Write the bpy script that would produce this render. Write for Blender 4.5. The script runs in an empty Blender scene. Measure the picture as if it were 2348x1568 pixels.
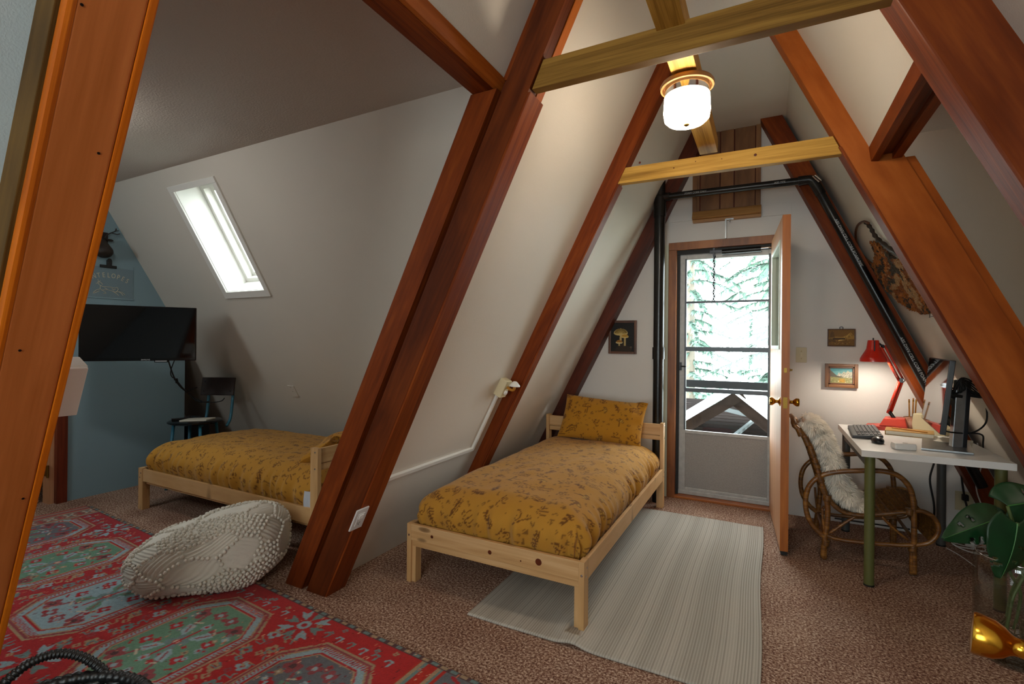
import bpy, bmesh, math, random
import numpy as np
from mathutils import Vector, Matrix, noise

# ------------------------------------------------------------------ camera
SC = bpy.context.scene
COL = SC.collection
W, H = 2348, 1568
FPX = 1122.0
TH, PIT, ROL, EYE = math.radians(27.47), math.radians(0.04), math.radians(0.54), 1.33
_F0 = Vector((-math.sin(TH), math.cos(TH), 0)); _R0 = Vector((math.cos(TH), math.sin(TH), 0)); _Z = Vector((0, 0, 1))
CF = _F0*math.cos(PIT) + _Z*math.sin(PIT)
_U0 = -_F0*math.sin(PIT) + _Z*math.cos(PIT)
CR = _R0*math.cos(ROL) + _U0*math.sin(ROL)
CU = -_R0*math.sin(ROL) + _U0*math.cos(ROL)
CO = Vector((0, 0, EYE))
cam_d = bpy.data.cameras.new('camera'); cam = bpy.data.objects.new('camera', cam_d); COL.objects.link(cam)
cam_d.sensor_fit = 'HORIZONTAL'; cam_d.sensor_width = 36.0; cam_d.lens = FPX/W*36.0
cam_d.clip_start = 0.02; cam_d.clip_end = 300
m3 = Matrix((CR, CU, -CF)).transposed()
cam.matrix_world = Matrix.Translation(CO) @ m3.to_4x4()
SC.camera = cam

# survey helpers: where a sight line of the photograph meets a known plane of the room
def ray(u, v): return CF + CR*((u - W/2)/FPX) - CU*((v - H/2)/FPX)
def pl(u, v, n, d):
    n = Vector(n); r = ray(u, v); return CO + r*((d - n.dot(CO))/n.dot(r))
def g(u, v, z=0.0): return pl(u, v, (0, 0, 1), z)
def py(u, v, y): return pl(u, v, (0, 1, 0), y)
def px(u, v, x): return pl(u, v, (1, 0, 0), x)
def at(u, v, d): return CO + ray(u, v)*d

# ------------------------------------------------------------------ world, exposure
world = bpy.data.worlds.new('sky'); SC.world = world; world.use_nodes = True
bg = world.node_tree.nodes['Background']
bg.inputs[0].default_value = (0.88, 0.96, 1.0, 1); bg.inputs[1].default_value = 11.0
SC.view_settings.view_transform = 'Standard'; SC.view_settings.look = 'None'
SC.view_settings.exposure = 0.35; SC.view_settings.gamma = 1.0
SC.view_settings.use_curve_mapping = False
random.seed(7); RNG = np.random.default_rng(11)

# window openings marked for the sampler (portals: they give no light of their own)
def portal(loc, direction, sx, sy):
    l = bpy.data.lights.new('sky_portal', 'AREA'); l.shape = 'RECTANGLE'; l.size = sx; l.size_y = sy; l.energy = 1
    l.cycles.is_portal = True
    o = bpy.data.objects.new('sky_portal', l); COL.objects.link(o); o.location = loc
    o.rotation_euler = Vector(direction).to_track_quat('-Z', 'Y').to_euler()
portal((-0.3, -2.82, 1.4), (0, 1, 0), 1.75, 1.5)
portal((-0.33, 4.62, 1.35), (0, -1, 0), 0.75, 1.6)
portal((-3.775, 2.63, 2.264), (0, -0.866, -0.5), 0.5, 0.95)
portal((-4.15, -0.258, 2.10), (0, 0.866, -0.5), 0.75, 0.9)

# ------------------------------------------------------------------ colours and materials
def hexc(h):
    h = h.lstrip('#'); c = [int(h[i:i+2], 16)/255 for i in (0, 2, 4)]
    return tuple(((x/12.92) if x <= 0.04045 else ((x+0.055)/1.055)**2.4) for x in c)
MATS = {}
def newmat(name):
    m = bpy.data.materials.new(name); m.use_nodes = True
    nt = m.node_tree; b = nt.nodes['Principled BSDF']; MATS[name] = m
    return m, nt, b
def N(nt, t, **kw):
    n = nt.nodes.new(t)
    for k, v in kw.items(): setattr(n, k, v)
    return n
def L(nt, a, b): nt.links.new(a, b)
def ramp(nt, stops):
    r = N(nt, 'ShaderNodeValToRGB'); e = r.color_ramp.elements
    while len(e) < len(stops): e.new(0.5)
    for i, (p, c) in enumerate(stops): e[i].position = p; e[i].color = (*c, 1)
    return r
def coords(nt, scale=(1, 1, 1), kind='Object'):
    tc = N(nt, 'ShaderNodeTexCoord'); mp = N(nt, 'ShaderNodeMapping'); mp.inputs['Scale'].default_value = scale
    L(nt, tc.outputs[kind], mp.inputs[0]); return mp.outputs[0]
def bump(nt, b, height, dist, strength=1.0):
    bp = N(nt, 'ShaderNodeBump'); bp.inputs['Distance'].default_value = dist; bp.inputs['Strength'].default_value = strength
    L(nt, height, bp.inputs['Height']); L(nt, bp.outputs[0], b.inputs['Normal'])
def plain(name, col, rough=0.5, metal=0.0, nscale=0, ndist=0.0, var=0.0, spec=0.5, coat=0.0):
    m, nt, b = newmat(name)
    c = hexc(col) if isinstance(col, str) else col
    b.inputs['Base Color'].default_value = (*c, 1); b.inputs['Roughness'].default_value = rough
    b.inputs['Metallic'].default_value = metal; b.inputs['Specular IOR Level'].default_value = spec
    if coat: b.inputs['Coat Weight'].default_value = coat
    if nscale:
        nz = N(nt, 'ShaderNodeTexNoise'); nz.inputs['Scale'].default_value = nscale; nz.inputs['Detail'].default_value = 4
        L(nt, coords(nt), nz.inputs[0])
        if ndist: bump(nt, b, nz.outputs[0], ndist)
        if var:
            r = ramp(nt, [(0.3, tuple(x*(1-var) for x in c)), (0.7, tuple(min(1, x*(1+var)) for x in c))])
            L(nt, nz.outputs[0], r.inputs[0]); L(nt, r.outputs[0], b.inputs['Base Color'])
    return m
def wood(name, dark, mid, light, rough=0.45, freq=18, stretch=1.6, knots=False, fine=0.5, coat=0.0, spec=0.5):
    """grain runs along u of the 'grain' UV map (metres)"""
    m, nt, b = newmat(name); d, c, l = hexc(dark), hexc(mid), hexc(light)
    uv = N(nt, 'ShaderNodeUVMap', uv_map='grain')
    mp = N(nt, 'ShaderNodeMapping'); mp.inputs['Scale'].default_value = (stretch, freq, 1); L(nt, uv.outputs[0], mp.inputs[0])
    n1 = N(nt, 'ShaderNodeTexNoise'); n1.inputs['Scale'].default_value = 1.0; n1.inputs['Detail'].default_value = 5; n1.inputs['Distortion'].default_value = 1.2
    L(nt, mp.outputs[0], n1.inputs[0])
    mp2 = N(nt, 'ShaderNodeMapping'); mp2.inputs['Scale'].default_value = (stretch*4, freq*12, 1); L(nt, uv.outputs[0], mp2.inputs[0])
    n2 = N(nt, 'ShaderNodeTexNoise'); n2.inputs['Scale'].default_value = 1.0; n2.inputs['Detail'].default_value = 3
    L(nt, mp2.outputs[0], n2.inputs[0])
    mx = N(nt, 'ShaderNodeMath', operation='MULTIPLY_ADD'); mx.inputs[1].default_value = fine; L(nt, n2.outputs[0], mx.inputs[0])
    sb = N(nt, 'ShaderNodeMath', operation='SUBTRACT'); sb.inputs[1].default_value = fine*0.5; L(nt, n1.outputs[0], sb.inputs[0])
    L(nt, sb.outputs[0], mx.inputs[2])
    r = ramp(nt, [(0.28, d), (0.5, c), (0.72, l)]); L(nt, mx.outputs[0], r.inputs[0])
    out = r.outputs[0]
    if knots:
        mp3 = N(nt, 'ShaderNodeMapping'); mp3.inputs['Scale'].default_value = (3.2, 7.5, 1); L(nt, uv.outputs[0], mp3.inputs[0])
        vo = N(nt, 'ShaderNodeTexVoronoi'); vo.inputs['Scale'].default_value = 1.0; vo.inputs['Randomness'].default_value = 1.0
        L(nt, mp3.outputs[0], vo.inputs[0])
        kr = ramp(nt, [(0.0, (1, 1, 1)), (0.10, (0.75, 0.75, 0.75)), (0.15, (0, 0, 0))]); L(nt, vo.outputs['Distance'], kr.inputs[0])
        mixk = N(nt, 'ShaderNodeMix', data_type='RGBA'); L(nt, kr.outputs[0], mixk.inputs[0]); L(nt, out, mixk.inputs[6])
        mixk.inputs[7].default_value = (*[x*0.45 for x in d], 1); out = mixk.outputs[2]
    L(nt, out, b.inputs['Base Color']); b.inputs['Roughness'].default_value = rough
    b.inputs['Specular IOR Level'].default_value = spec
    if coat: b.inputs['Coat Weight'].default_value = coat; b.inputs['Coat Roughness'].default_value = 0.3
    bump(nt, b, mx.outputs[0], 0.0012, 0.5)
    return m
def colattr(name, rough=0.8, nscale=400, ndist=0.0006, sheen=0.0, var=0.15, spec=0.3):
    """base colour comes from the printed / woven design stored on the mesh"""
    m, nt, b = newmat(name)
    a = N(nt, 'ShaderNodeVertexColor', layer_name='design')
    nz = N(nt, 'ShaderNodeTexNoise'); nz.inputs['Scale'].default_value = nscale; nz.inputs['Detail'].default_value = 2
    L(nt, coords(nt), nz.inputs[0])
    mr = N(nt, 'ShaderNodeMapRange'); mr.inputs[1].default_value = 0.3; mr.inputs[2].default_value = 0.7
    mr.inputs[3].default_value = 1-var; mr.inputs[4].default_value = 1+var; L(nt, nz.outputs[0], mr.inputs[0])
    mu = N(nt, 'ShaderNodeVectorMath', operation='SCALE'); L(nt, a.outputs[0], mu.inputs[0]); L(nt, mr.outputs[0], mu.inputs['Scale'])
    L(nt, mu.outputs[0], b.inputs['Base Color']); b.inputs['Roughness'].default_value = rough
    b.inputs['Specular IOR Level'].default_value = spec
    if sheen: b.inputs['Sheen Weight'].default_value = sheen
    if ndist: bump(nt, b, nz.outputs[0], ndist)
    return m
def thin_glass(name, tint=(0.96, 0.98, 0.97), refl=0.06):
    m, nt, b = newmat(name); nt.nodes.remove(b)
    t = N(nt, 'ShaderNodeBsdfTransparent'); t.inputs[0].default_value = (*tint, 1)
    gl = N(nt, 'ShaderNodeBsdfGlossy'); gl.inputs['Roughness'].default_value = 0.03
    mx = N(nt, 'ShaderNodeMixShader'); lw = N(nt, 'ShaderNodeFresnel'); lw.inputs[0].default_value = 1.18
    ad = N(nt, 'ShaderNodeMath', operation='ADD'); ad.inputs[1].default_value = refl-0.02; L(nt, lw.outputs[0], ad.inputs[0])
    mn_ = N(nt, 'ShaderNodeMath', operation='MINIMUM'); mn_.inputs[1].default_value = 0.32; L(nt, ad.outputs[0], mn_.inputs[0])
    L(nt, mn_.outputs[0], mx.inputs[0]); L(nt, t.outputs[0], mx.inputs[1]); L(nt, gl.outputs[0], mx.inputs[2])
    L(nt, mx.outputs[0], nt.nodes['Material Output'].inputs[0]); return m
def emit(name, col, strength):
    m, nt, b = newmat(name); b.inputs['Base Color'].default_value = (0.9, 0.88, 0.85, 1); b.inputs['Roughness'].default_value = 0.2
    b.inputs['Emission Color'].default_value = (*col, 1); b.inputs['Emission Strength'].default_value = strength; return m

def paint(name, col, bscale=220, bdist=0.0007):
    m, nt, b = newmat(name); c = hexc(col)
    nz = N(nt, 'ShaderNodeTexNoise'); nz.inputs['Scale'].default_value = bscale; nz.inputs['Detail'].default_value = 3; L(nt, coords(nt), nz.inputs[0])
    n2 = N(nt, 'ShaderNodeTexNoise'); n2.inputs['Scale'].default_value = 1.1; n2.inputs['Detail'].default_value = 3; L(nt, coords(nt), n2.inputs[0])
    r = ramp(nt, [(0.35, tuple(x*0.97 for x in c)), (0.65, c)]); L(nt, n2.outputs[0], r.inputs[0]); L(nt, r.outputs[0], b.inputs['Base Color'])
    b.inputs['Roughness'].default_value = 0.55; b.inputs['Specular IOR Level'].default_value = 0.3
    bump(nt, b, nz.outputs[0], bdist); return m

paint('wall_white', '#d3ccc1'); paint('ceiling_white', '#c9bfb5', 90, 0.0025); paint('wall_blue', '#8aa5af', 300, 0.0005)
paint('wall_end', '#d9d6d2'); paint('wall_pale_blue', '#b4c3c9'); paint('trim_white', '#e2e0da', 300, 0.0002); paint('trim_mint', '#cdd6c6', 300, 0.0002)
# carpet: flecked cut pile
m, nt, b = newmat('carpet')
co_ = coords(nt)
n1 = N(nt, 'ShaderNodeTexNoise'); n1.inputs['Scale'].default_value = 95; n1.inputs['Detail'].default_value = 4; n1.inputs['Roughness'].default_value = 0.75; L(nt, co_, n1.inputs[0])
n2 = N(nt, 'ShaderNodeTexNoise'); n2.inputs['Scale'].default_value = 3; n2.inputs['Detail'].default_value = 3; L(nt, co_, n2.inputs[0])
ad = N(nt, 'ShaderNodeMath', operation='MULTIPLY_ADD'); ad.inputs[1].default_value = 0.12; L(nt, n2.outputs[0], ad.inputs[0]); L(nt, n1.outputs[0], ad.inputs[2])
r = ramp(nt, [(0.38, hexc('#43241b')), (0.51, hexc('#845c4c')), (0.60, hexc('#b8957f')), (0.70, hexc('#ead2bd'))]); L(nt, ad.outputs[0], r.inputs[0])
L(nt, r.outputs[0], b.inputs['Base Color']); b.inputs['Roughness'].default_value = 0.95; b.inputs['Specular IOR Level'].default_value = 0.1
bump(nt, b, n1.outputs[0], 0.010)

wood('beam_red', '#5a240a', '#73320e', '#884214', 0.5, 22, 1.2, spec=0.15)
wood('beam_mid', '#431a08', '#58260c', '#6b3110', 0.5, 24, 1.2, spec=0.15)  # darker copy of the beam wood, shade of the core board put into colour
wood('beam_orange', '#8a4211', '#a2541b', '#b36325', 0.48, 9, 1.0, spec=0.18)
wood('beam_dark', '#3c1506', '#521f09', '#64290e', 0.45, 26, 1.2, spec=0.3)
wood('rafter_ply', '#94501f', '#ab6130', '#ba703b', 0.48, 6, 0.9, spec=0.2, fine=0.25)
wood('strip_orange', '#9a4a08', '#b25a0c', '#c26a14', 0.45, 14, 1.0, spec=0.2)
wood('strip_brown', '#3c2a10', '#523a18', '#654a22', 0.55, 16, 1.0, spec=0.15)
wood('fir_raw', '#8d6626', '#b58a3c', '#cda14e', 0.6, 14, 0.9, knots=False, spec=0.2)
wood('fir_aged', '#664719', '#846028', '#9b7434', 0.6, 14, 0.9, spec=0.15)  # darker copy of the fir, toned for the tie that gets less light
wood('pine', '#b08350', '#c59a66', '#d3ab7b', 0.5, 16, 1.0, knots=True, fine=0.3)
wood('door_edge', '#8a4a18', '#a65e20', '#b86c28', 0.4, 22, 1.0)
wood('door_face', '#b47c56', '#c8926a', '#d2a27c', 0.45, 30, 0.8, fine=0.3)
wood('panel_ply', '#643f1f', '#7e552f', '#92673c', 0.5, 14, 1.0)
wood('ledge_wood', '#8a6030', '#a37542', '#b3854e', 0.5, 18, 1.0)
wood('trim_oak', '#6d3a16', '#8f5322', '#a4642c', 0.4, 24, 1.0)
wood('frame_walnut', '#40210f', '#59331a', '#6d4224', 0.4, 40, 2.0)
wood('frame_brown', '#5c3a1e', '#7c5330', '#96683f', 0.35, 50, 2.0)
wood('bamboo', '#4c2b0f', '#76491b', '#a06e30', 0.35, 40, 6.0, coat=0.3)
wood('cane', '#3c230d', '#654018', '#875a26', 0.4, 60, 30.0)
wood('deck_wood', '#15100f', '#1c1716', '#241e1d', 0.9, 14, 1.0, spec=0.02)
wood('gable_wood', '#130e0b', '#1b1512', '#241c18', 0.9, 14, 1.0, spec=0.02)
wood('burl', '#7a4a34', '#a8745a', '#c89a80', 0.35, 20, 8.0)
wood('jamb_red', '#511c0e', '#6b2814', '#7c3219', 0.4, 20, 1.0)
plain('pipe_black', '#0b0c0e', 0.28, nscale=60, ndist=0.0004)
plain('print_white', '#b9bdc0', 0.6)
plain('rubber_black', '#0c0c0c', 0.6); plain('plastic_black', '#0d0d0f', 0.35); plain('gloss_black', '#070708', 0.12)
plain('screen_black', '#020203', 0.06, coat=0.3)
plain('plastic_cream', '#d3c8a5', 0.45); plain('plastic_white', '#e4e3e0', 0.4); plain('plastic_ivory', '#c8bc98', 0.45)
plain('plate_white', '#c9c6c4', 0.4); plain('plastic_grey', '#3a3b3e', 0.5); plain('key_grey', '#55575a', 0.5)
plain('aluminium', '#a9adb0', 0.34, 1.0, nscale=30, ndist=0.0002, var=0.1); plain('aluminium_dark', '#74797c', 0.4, 1.0)
plain('alu_mill', '#aaa9a6', 0.45, 0.3, nscale=25, var=0.12)
plain('alu_panel', '#93908d', 0.5, 0.2, nscale=160, ndist=0.0012, var=0.18)
plain('muntin_grey', '#50555a', 0.4, 0.5); plain('chrome', '#d5d6d8', 0.15, 1.0); plain('brass', '#c8922e', 0.18, 1.0); plain('brass_dull', '#9a7a3a', 0.35, 1.0)
plain('steel_dark', '#3a3c40', 0.35, 1.0)
plain('desk_white', '#e3e2e0', 0.35); plain('leg_olive', '#5d6033', 0.45); plain('leg_grey', '#4a4a48', 0.5)
plain('lamp_red', '#c8200c', 0.28, coat=0.3); plain('lamp_orange', '#b92f18', 0.4); plain('lamp_inner', '#f2ece0', 0.5)
plain('navy_black', '#14161c', 0.35)
plain('paper', '#d9d3c3', 0.8); plain('kraft', '#a88248', 0.7); plain('pencil_yellow', '#b77a24', 0.45); plain('leather_tan', '#a86f34', 0.6)
plain('fur_base', '#eee2d0', 0.95); plain('fur', '#fdf4e6', 0.9)
plain('pouf_cotton', '#ded8cc', 0.95, nscale=600, ndist=0.0012, var=0.08, spec=0.1)
plain('basket_black', '#0f0e0e', 0.4, nscale=90, ndist=0.001, var=0.5)
plain('cloth_blue', '#5c7f93', 0.9)
plain('sheet_white', '#b9bdc6', 0.9)
plain('mattress_white', '#cfcfcf', 0.9, nscale=200, ndist=0.001)
plain('deer_brown', '#2c2119', 0.6, nscale=30, var=0.3); plain('horn', '#2a2622', 0.6)
plain('felt_grey', '#7d929b', 0.9, nscale=200, var=0.06); plain('felt_letter', '#cfc8b0', 0.9)
plain('chair_blue', '#2f6f86', 0.4); plain('board_dark', '#2a1a15', 0.5)
plain('leaf_green', '#0f3a1c', 0.42, nscale=12, var=0.25); plain('leaf_rib', '#3f7a3a', 0.5); plain('stem_green', '#4b6130', 0.5)
plain('root_brown', '#5a4a2c', 0.8); plain('needle', '#7d978b', 0.9, nscale=2, var=0.25, spec=0.05); plain('bark', '#7d7266', 0.9)
plain('roof_pale', '#c9cfd2', 0.8); plain('railing_dark', '#1c1d1f', 0.9, nscale=150, var=0.5, spec=0.05); plain('house_pale', '#dfe6ea', 0.8); plain('outside_ground', '#b9c1b4', 0.9)
plain('paint_cable_white', '#d9d7d2', 0.5)
thin_glass('glass'); thin_glass('glass_vase', (0.93, 0.95, 0.94), 0.09)
colattr('oriental_wool', 0.95, 500, 0.002, 0.1, 0.22, 0.1); colattr('flatweave', 0.95, 700, 0.0012, 0.0, 0.12, 0.1)
colattr('printed_cotton', 0.85, 900, 0.0004, 0.12, 0.05, 0.15); colattr('picture', 0.5, 300, 0.0003, 0, 0.08)
colattr('weaving_wool', 1.0, 260, 0.006, 0.1, 0.35, 0.05)
emit('lamp_glass', (1.0, 0.85, 0.66), 36.0); emit('fill_lamp_glass', (1.0, 0.88, 0.74), 45.0); emit('fill_dome_glass', (1.0, 0.95, 0.90), 34.0); emit('fill_dome_glass_warm', (1.0, 0.86, 0.68), 20.0); emit('bulb', (1.0, 0.89, 0.74), 300.0)

# ------------------------------------------------------------------ geometry helpers
def merge(*parts):
    V, F = [], []
    for v, f in parts:
        o = len(V); V += [tuple(p) for p in v]; F += [tuple(i+o for i in q) for q in f]
    return V, F
def box(x0, x1, y0, y1, z0, z1):
    v = [(x, y, z) for z in (z0, z1) for y in (y0, y1) for x in (x0, x1)]
    return v, [(0, 2, 3, 1), (4, 5, 7, 6), (0, 1, 5, 4), (2, 6, 7, 3), (0, 4, 6, 2), (1, 3, 7, 5)]
def obox(c, ax, ay, az, hx, hy, hz):
    c, ax, ay, az = Vector(c), Vector(ax).normalized(), Vector(ay).normalized(), Vector(az).normalized()
    v = [c + ax*(hx*i) + ay*(hy*j) + az*(hz*k) for k in (-1, 1) for j in (-1, 1) for i in (-1, 1)]
    return v, [(0, 2, 3, 1), (4, 5, 7, 6), (0, 1, 5, 4), (2, 6, 7, 3), (0, 4, 6, 2), (1, 3, 7, 5)]
def prism(poly, a, b, axis):
    """poly of 2-D points extruded along an axis: 'y' -> (x,z), 'x' -> (y,z), 'z' -> (x,y)"""
    mk = {'y': lambda p, t: (p[0], t, p[1]), 'x': lambda p, t: (t, p[0], p[1]), 'z': lambda p, t: (p[0], p[1], t)}[axis]
    n = len(poly); v = [mk(p, a) for p in poly] + [mk(p, b) for p in poly]
    f = [tuple(range(n)), tuple(range(2*n-1, n-1, -1))] + [(i, n+i, n+(i+1) % n, (i+1) % n) for i in range(n)]
    return v, f
def tube(path, r, n=10, closed=False, caps=True):
    P = [Vector(p) for p in path]; m = len(P)
    R = r if isinstance(r, (list, tuple)) else [r]*m
    T = []
    for i in range(m):
        a = P[(i-1) % m] if (closed or i > 0) else P[i]; c = P[(i+1) % m] if (closed or i < m-1) else P[i]
        t = (c - a); T.append(t.normalized() if t.length > 1e-9 else Vector((0, 0, 1)))
    up = Vector((0, 0, 1)) if abs(T[0].z) < 0.9 else Vector((1, 0, 0))
    u = (up - T[0]*up.dot(T[0])).normalized(); v = []; f = []
    for i in range(m):
        u = (u - T[i]*u.dot(T[i])); u = u.normalized() if u.length > 1e-6 else T[i].orthogonal().normalized()
        w = T[i].cross(u)
        for k in range(n):
            a = 2*math.pi*k/n; v.append(P[i] + u*(math.cos(a)*R[i]) + w*(math.sin(a)*R[i]))
    for i in range(m if closed else m-1):
        j = (i+1) % m
        for k in range(n):
            f.append((i*n+k, i*n+(k+1) % n, j*n+(k+1) % n, j*n+k))
    if caps and not closed: f += [tuple(range(n-1, -1, -1)), tuple((m-1)*n+k for k in range(n))]
    return v, f
def smooth_path(pts, per=6, closed=False):
    P = [Vector(p) for p in pts]; n = len(P); out = []
    for i in range(n if closed else n-1):
        p0 = P[(i-1) % n] if (closed or i > 0) else P[i]; p1 = P[i]; p2 = P[(i+1) % n]; p3 = P[(i+2) % n] if (closed or i < n-2) else p2
        for k in range(per):
            t = k/per; out.append(0.5*((2*p1) + (p2-p0)*t + (2*p0-5*p1+4*p2-p3)*t*t + (3*p1-p0-3*p2+p3)*t**3))
    if not closed: out.append(P[-1])
    return out
def lathe(prof, c=(0, 0, 0), n=24, axis=(0, 0, 1), closed=False, cap=True):
    """profile [(r, h)] spun about an axis through c"""
    A = Vector(axis).normalized(); X = A.orthogonal().normalized(); Y = A.cross(X); c = Vector(c); v = []; f = []
    for r, h in prof:
        for k in range(n):
            a = 2*math.pi*k/n; v.append(c + A*h + (X*math.cos(a) + Y*math.sin(a))*r)
    m = len(prof)
    for i in range(m if closed else m-1):
        j = (i+1) % m
        for k in range(n): f.append((i*n+k, i*n+(k+1) % n, j*n+(k+1) % n, j*n+k))
    if not closed and cap:
        if prof[0][0] > 1e-5: f.append(tuple(range(n-1, -1, -1)))
        if prof[-1][0] > 1e-5: f.append(tuple((m-1)*n+k for k in range(n)))
    return v, f
def ball(c, r, seg=10, rings=6, sx=1, sy=1, sz=1):
    v, f = lathe([(max(1e-4, r*math.sin(math.pi*i/rings)), -r*math.cos(math.pi*i/rings)) for i in range(rings+1)], (0, 0, 0), seg)
    return [(c[0]+p[0]*sx, c[1]+p[1]*sy, c[2]+p[2]*sz) for p in v], f
def grid_mesh(nu, nv, fn):
    v = [fn(i/(nu-1), j/(nv-1)) for j in range(nv) for i in range(nu)]
    f = [(j*nu+i, j*nu+i+1, (j+1)*nu+i+1, (j+1)*nu+i) for j in range(nv-1) for i in range(nu-1)]
    return v, f
def parts(name, geos, mat, parent, **k):
    return [obj(name, q, mat, parent, **k) for q in geos]
def root_of(o):
    while o.parent: o = o.parent
    return o
def obj(name, geo, mat, parent=None, smooth=False, bevel=0.0, grain=None, tag=None, kind=None, auto=None, seg=2):
    V, F = geo
    off = root_of(parent).location if parent else Vector((0, 0, 0))
    me = bpy.data.meshes.new(name)
    me.from_pydata([(p[0]-off.x, p[1]-off.y, p[2]-off.z) for p in V], [], F)
    bm = bmesh.new(); bm.from_mesh(me)
    bmesh.ops.recalc_face_normals(bm, faces=bm.faces)
    if bevel:
        ed = [e for e in bm.edges if len(e.link_faces) == 2 and e.calc_face_angle(0) > 0.5]
        bmesh.ops.bevel(bm, geom=ed, offset=bevel, segments=seg, profile=0.7, affect='EDGES', clamp_overlap=True)
    bm.to_mesh(me); bm.free()
    mt = MATS[mat]; me.materials.append(mt)
    # grain map
    co = np.empty(len(me.vertices)*3); me.vertices.foreach_get('co', co); co = co.reshape(-1, 3)
    if grain is None:
        ext = co.max(0)-co.min(0); grain = [0, 0, 0]; grain[int(np.argmax(ext))] = 1
    d = Vector(grain).normalized(); e1 = d.orthogonal().normalized(); e2 = d.cross(e1)
    ro = random.random()*7
    uu = co @ np.array(d) + ro; vv = co @ np.array(e1) + 0.83*(co @ np.array(e2)) + ro*0.37
    lv = np.empty(len(me.loops), dtype=np.int32); me.loops.foreach_get('vertex_index', lv)
    uvl = me.uv_layers.new(name='grain'); uvl.data.foreach_set('uv', np.stack([uu[lv], vv[lv]], 1).ravel())
    if smooth:
        me.polygons.foreach_set('use_smooth', [True]*len(me.polygons))
        if auto is not None: me.set_sharp_from_angle(angle=auto)
    o = bpy.data.objects.new(name, me); COL.objects.link(o)
    if parent: o.parent = parent
    if tag: settag(o, *tag)
    if kind: o['kind'] = kind
    return o
def settag(o, label, cat, group=None):
    o['label'] = label; o['category'] = cat
    if group: o['group'] = group
    return o
def thing(name, loc, label, cat, group=None):
    o = bpy.data.objects.new(name, None); COL.objects.link(o); o.location = loc; o.empty_display_size = 0.1
    return settag(o, label, cat, group)
def copy_tree(o, parent=None):
    c = o.copy(); COL.objects.link(c)
    if parent: c.parent = parent; c.matrix_parent_inverse = Matrix()
    for ch in list(o.children): copy_tree(ch, c)
    return c
def paint_mesh(o, cols):
    """store a design (n x 3 linear colours, one per vertex) on the mesh"""
    me = o.data; a = me.color_attributes.new('design', 'FLOAT_COLOR', 'POINT')
    c = np.ones((len(me.vertices), 4), dtype=np.float32); c[:, :3] = cols; a.data.foreach_set('color', c.ravel())
def text_geo(s, size, M, extrude=0.001, shear=0.0, align='CENTER'):
    cu = bpy.data.curves.new('tmp_text', 'FONT'); cu.body = s; cu.size = size; cu.extrude = extrude; cu.align_x = align; cu.align_y = 'CENTER'; cu.resolution_u = 3
    to = bpy.data.objects.new('tmp_text', cu); COL.objects.link(to); bpy.context.view_layer.update()
    me = bpy.data.meshes.new_from_object(to.evaluated_get(bpy.context.evaluated_depsgraph_get()))
    V = [M @ v.co for v in me.vertices]; F = [tuple(p.vertices) for p in me.polygons]
    bpy.data.objects.remove(to); bpy.data.meshes.remove(me); return V, F
def frame_m(o, x, y):
    x = Vector(x).normalized(); y = Vector(y).normalized(); z = x.cross(y).normalized()
    M = Matrix((x, y, z)).transposed().to_4x4(); M.translation = Vector(o); return M

# a small raster on which printed and woven designs are drawn (metres -> cells)
class Canvas:
    def __init__(s, w, h, cell, base):
        s.w, s.h, s.c = w, h, cell; s.nx = int(round(w/cell))+1; s.ny = int(round(h/cell))+1
        s.a = np.empty((s.ny, s.nx, 3), dtype=np.float32); s.a[:] = hexc(base) if isinstance(base, str) else base
        s.X, s.Y = np.meshgrid(np.linspace(0, w, s.nx), np.linspace(0, h, s.ny))
    def win(s, x0, x1, y0, y1):
        i0 = max(0, int((x0)/s.c)-1); i1 = min(s.nx, int((x1)/s.c)+3); j0 = max(0, int(y0/s.c)-1); j1 = min(s.ny, int(y1/s.c)+3)
        return (slice(j0, max(j0, j1)), slice(i0, max(i0, i1)))
    def put(s, sl, mask, col): s.a[sl][mask] = hexc(col) if isinstance(col, str) else col
    def rect(s, x0, x1, y0, y1, col):
        sl = s.win(x0, x1, y0, y1); X, Y = s.X[sl], s.Y[sl]; s.put(sl, (X >= x0) & (X <= x1) & (Y >= y0) & (Y <= y1), col)
    def ell(s, x, y, rx, ry, col, ring=0.0):
        r = max(rx, ry); sl = s.win(x-r, x+r, y-r, y+r); q = ((s.X[sl]-x)/rx)**2+((s.Y[sl]-y)/ry)**2
        k = q <= 1
        if ring: k &= q >= (1-ring)**2
        s.put(sl, k, col)
    def poly(s, pts, col):
        p = np.array(pts); sl = s.win(p[:, 0].min(), p[:, 0].max(), p[:, 1].min(), p[:, 1].max()); X, Y = s.X[sl], s.Y[sl]
        k = np.zeros(X.shape, bool); n = len(p)
        for i in range(n):
            (x1, y1), (x2, y2) = p[i], p[(i+1) % n]
            if y1 == y2: continue
            c = ((Y >= y1) != (Y >= y2)) & (X < (x2-x1)*(Y-y1)/(y2-y1)+x1); k ^= c
        s.put(sl, k, col)
    def line(s, pts, w, col):
        for (x1, y1), (x2, y2) in zip(pts[:-1], pts[1:]):
            sl = s.win(min(x1, x2)-w, max(x1, x2)+w, min(y1, y2)-w, max(y1, y2)+w); X, Y = s.X[sl], s.Y[sl]
            dx, dy = x2-x1, y2-y1; q = dx*dx+dy*dy+1e-12; t = np.clip(((X-x1)*dx+(Y-y1)*dy)/q, 0, 1)
            s.put(sl, (X-x1-t*dx)**2+(Y-y1-t*dy)**2 <= (w/2)**2, col)
    def sample(s, x, y):
        i = np.clip(np.rint(np.asarray(x)/s.c).astype(int), 0, s.nx-1); j = np.clip(np.rint(np.asarray(y)/s.c).astype(int), 0, s.ny-1)
        return s.a[j, i]
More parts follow.
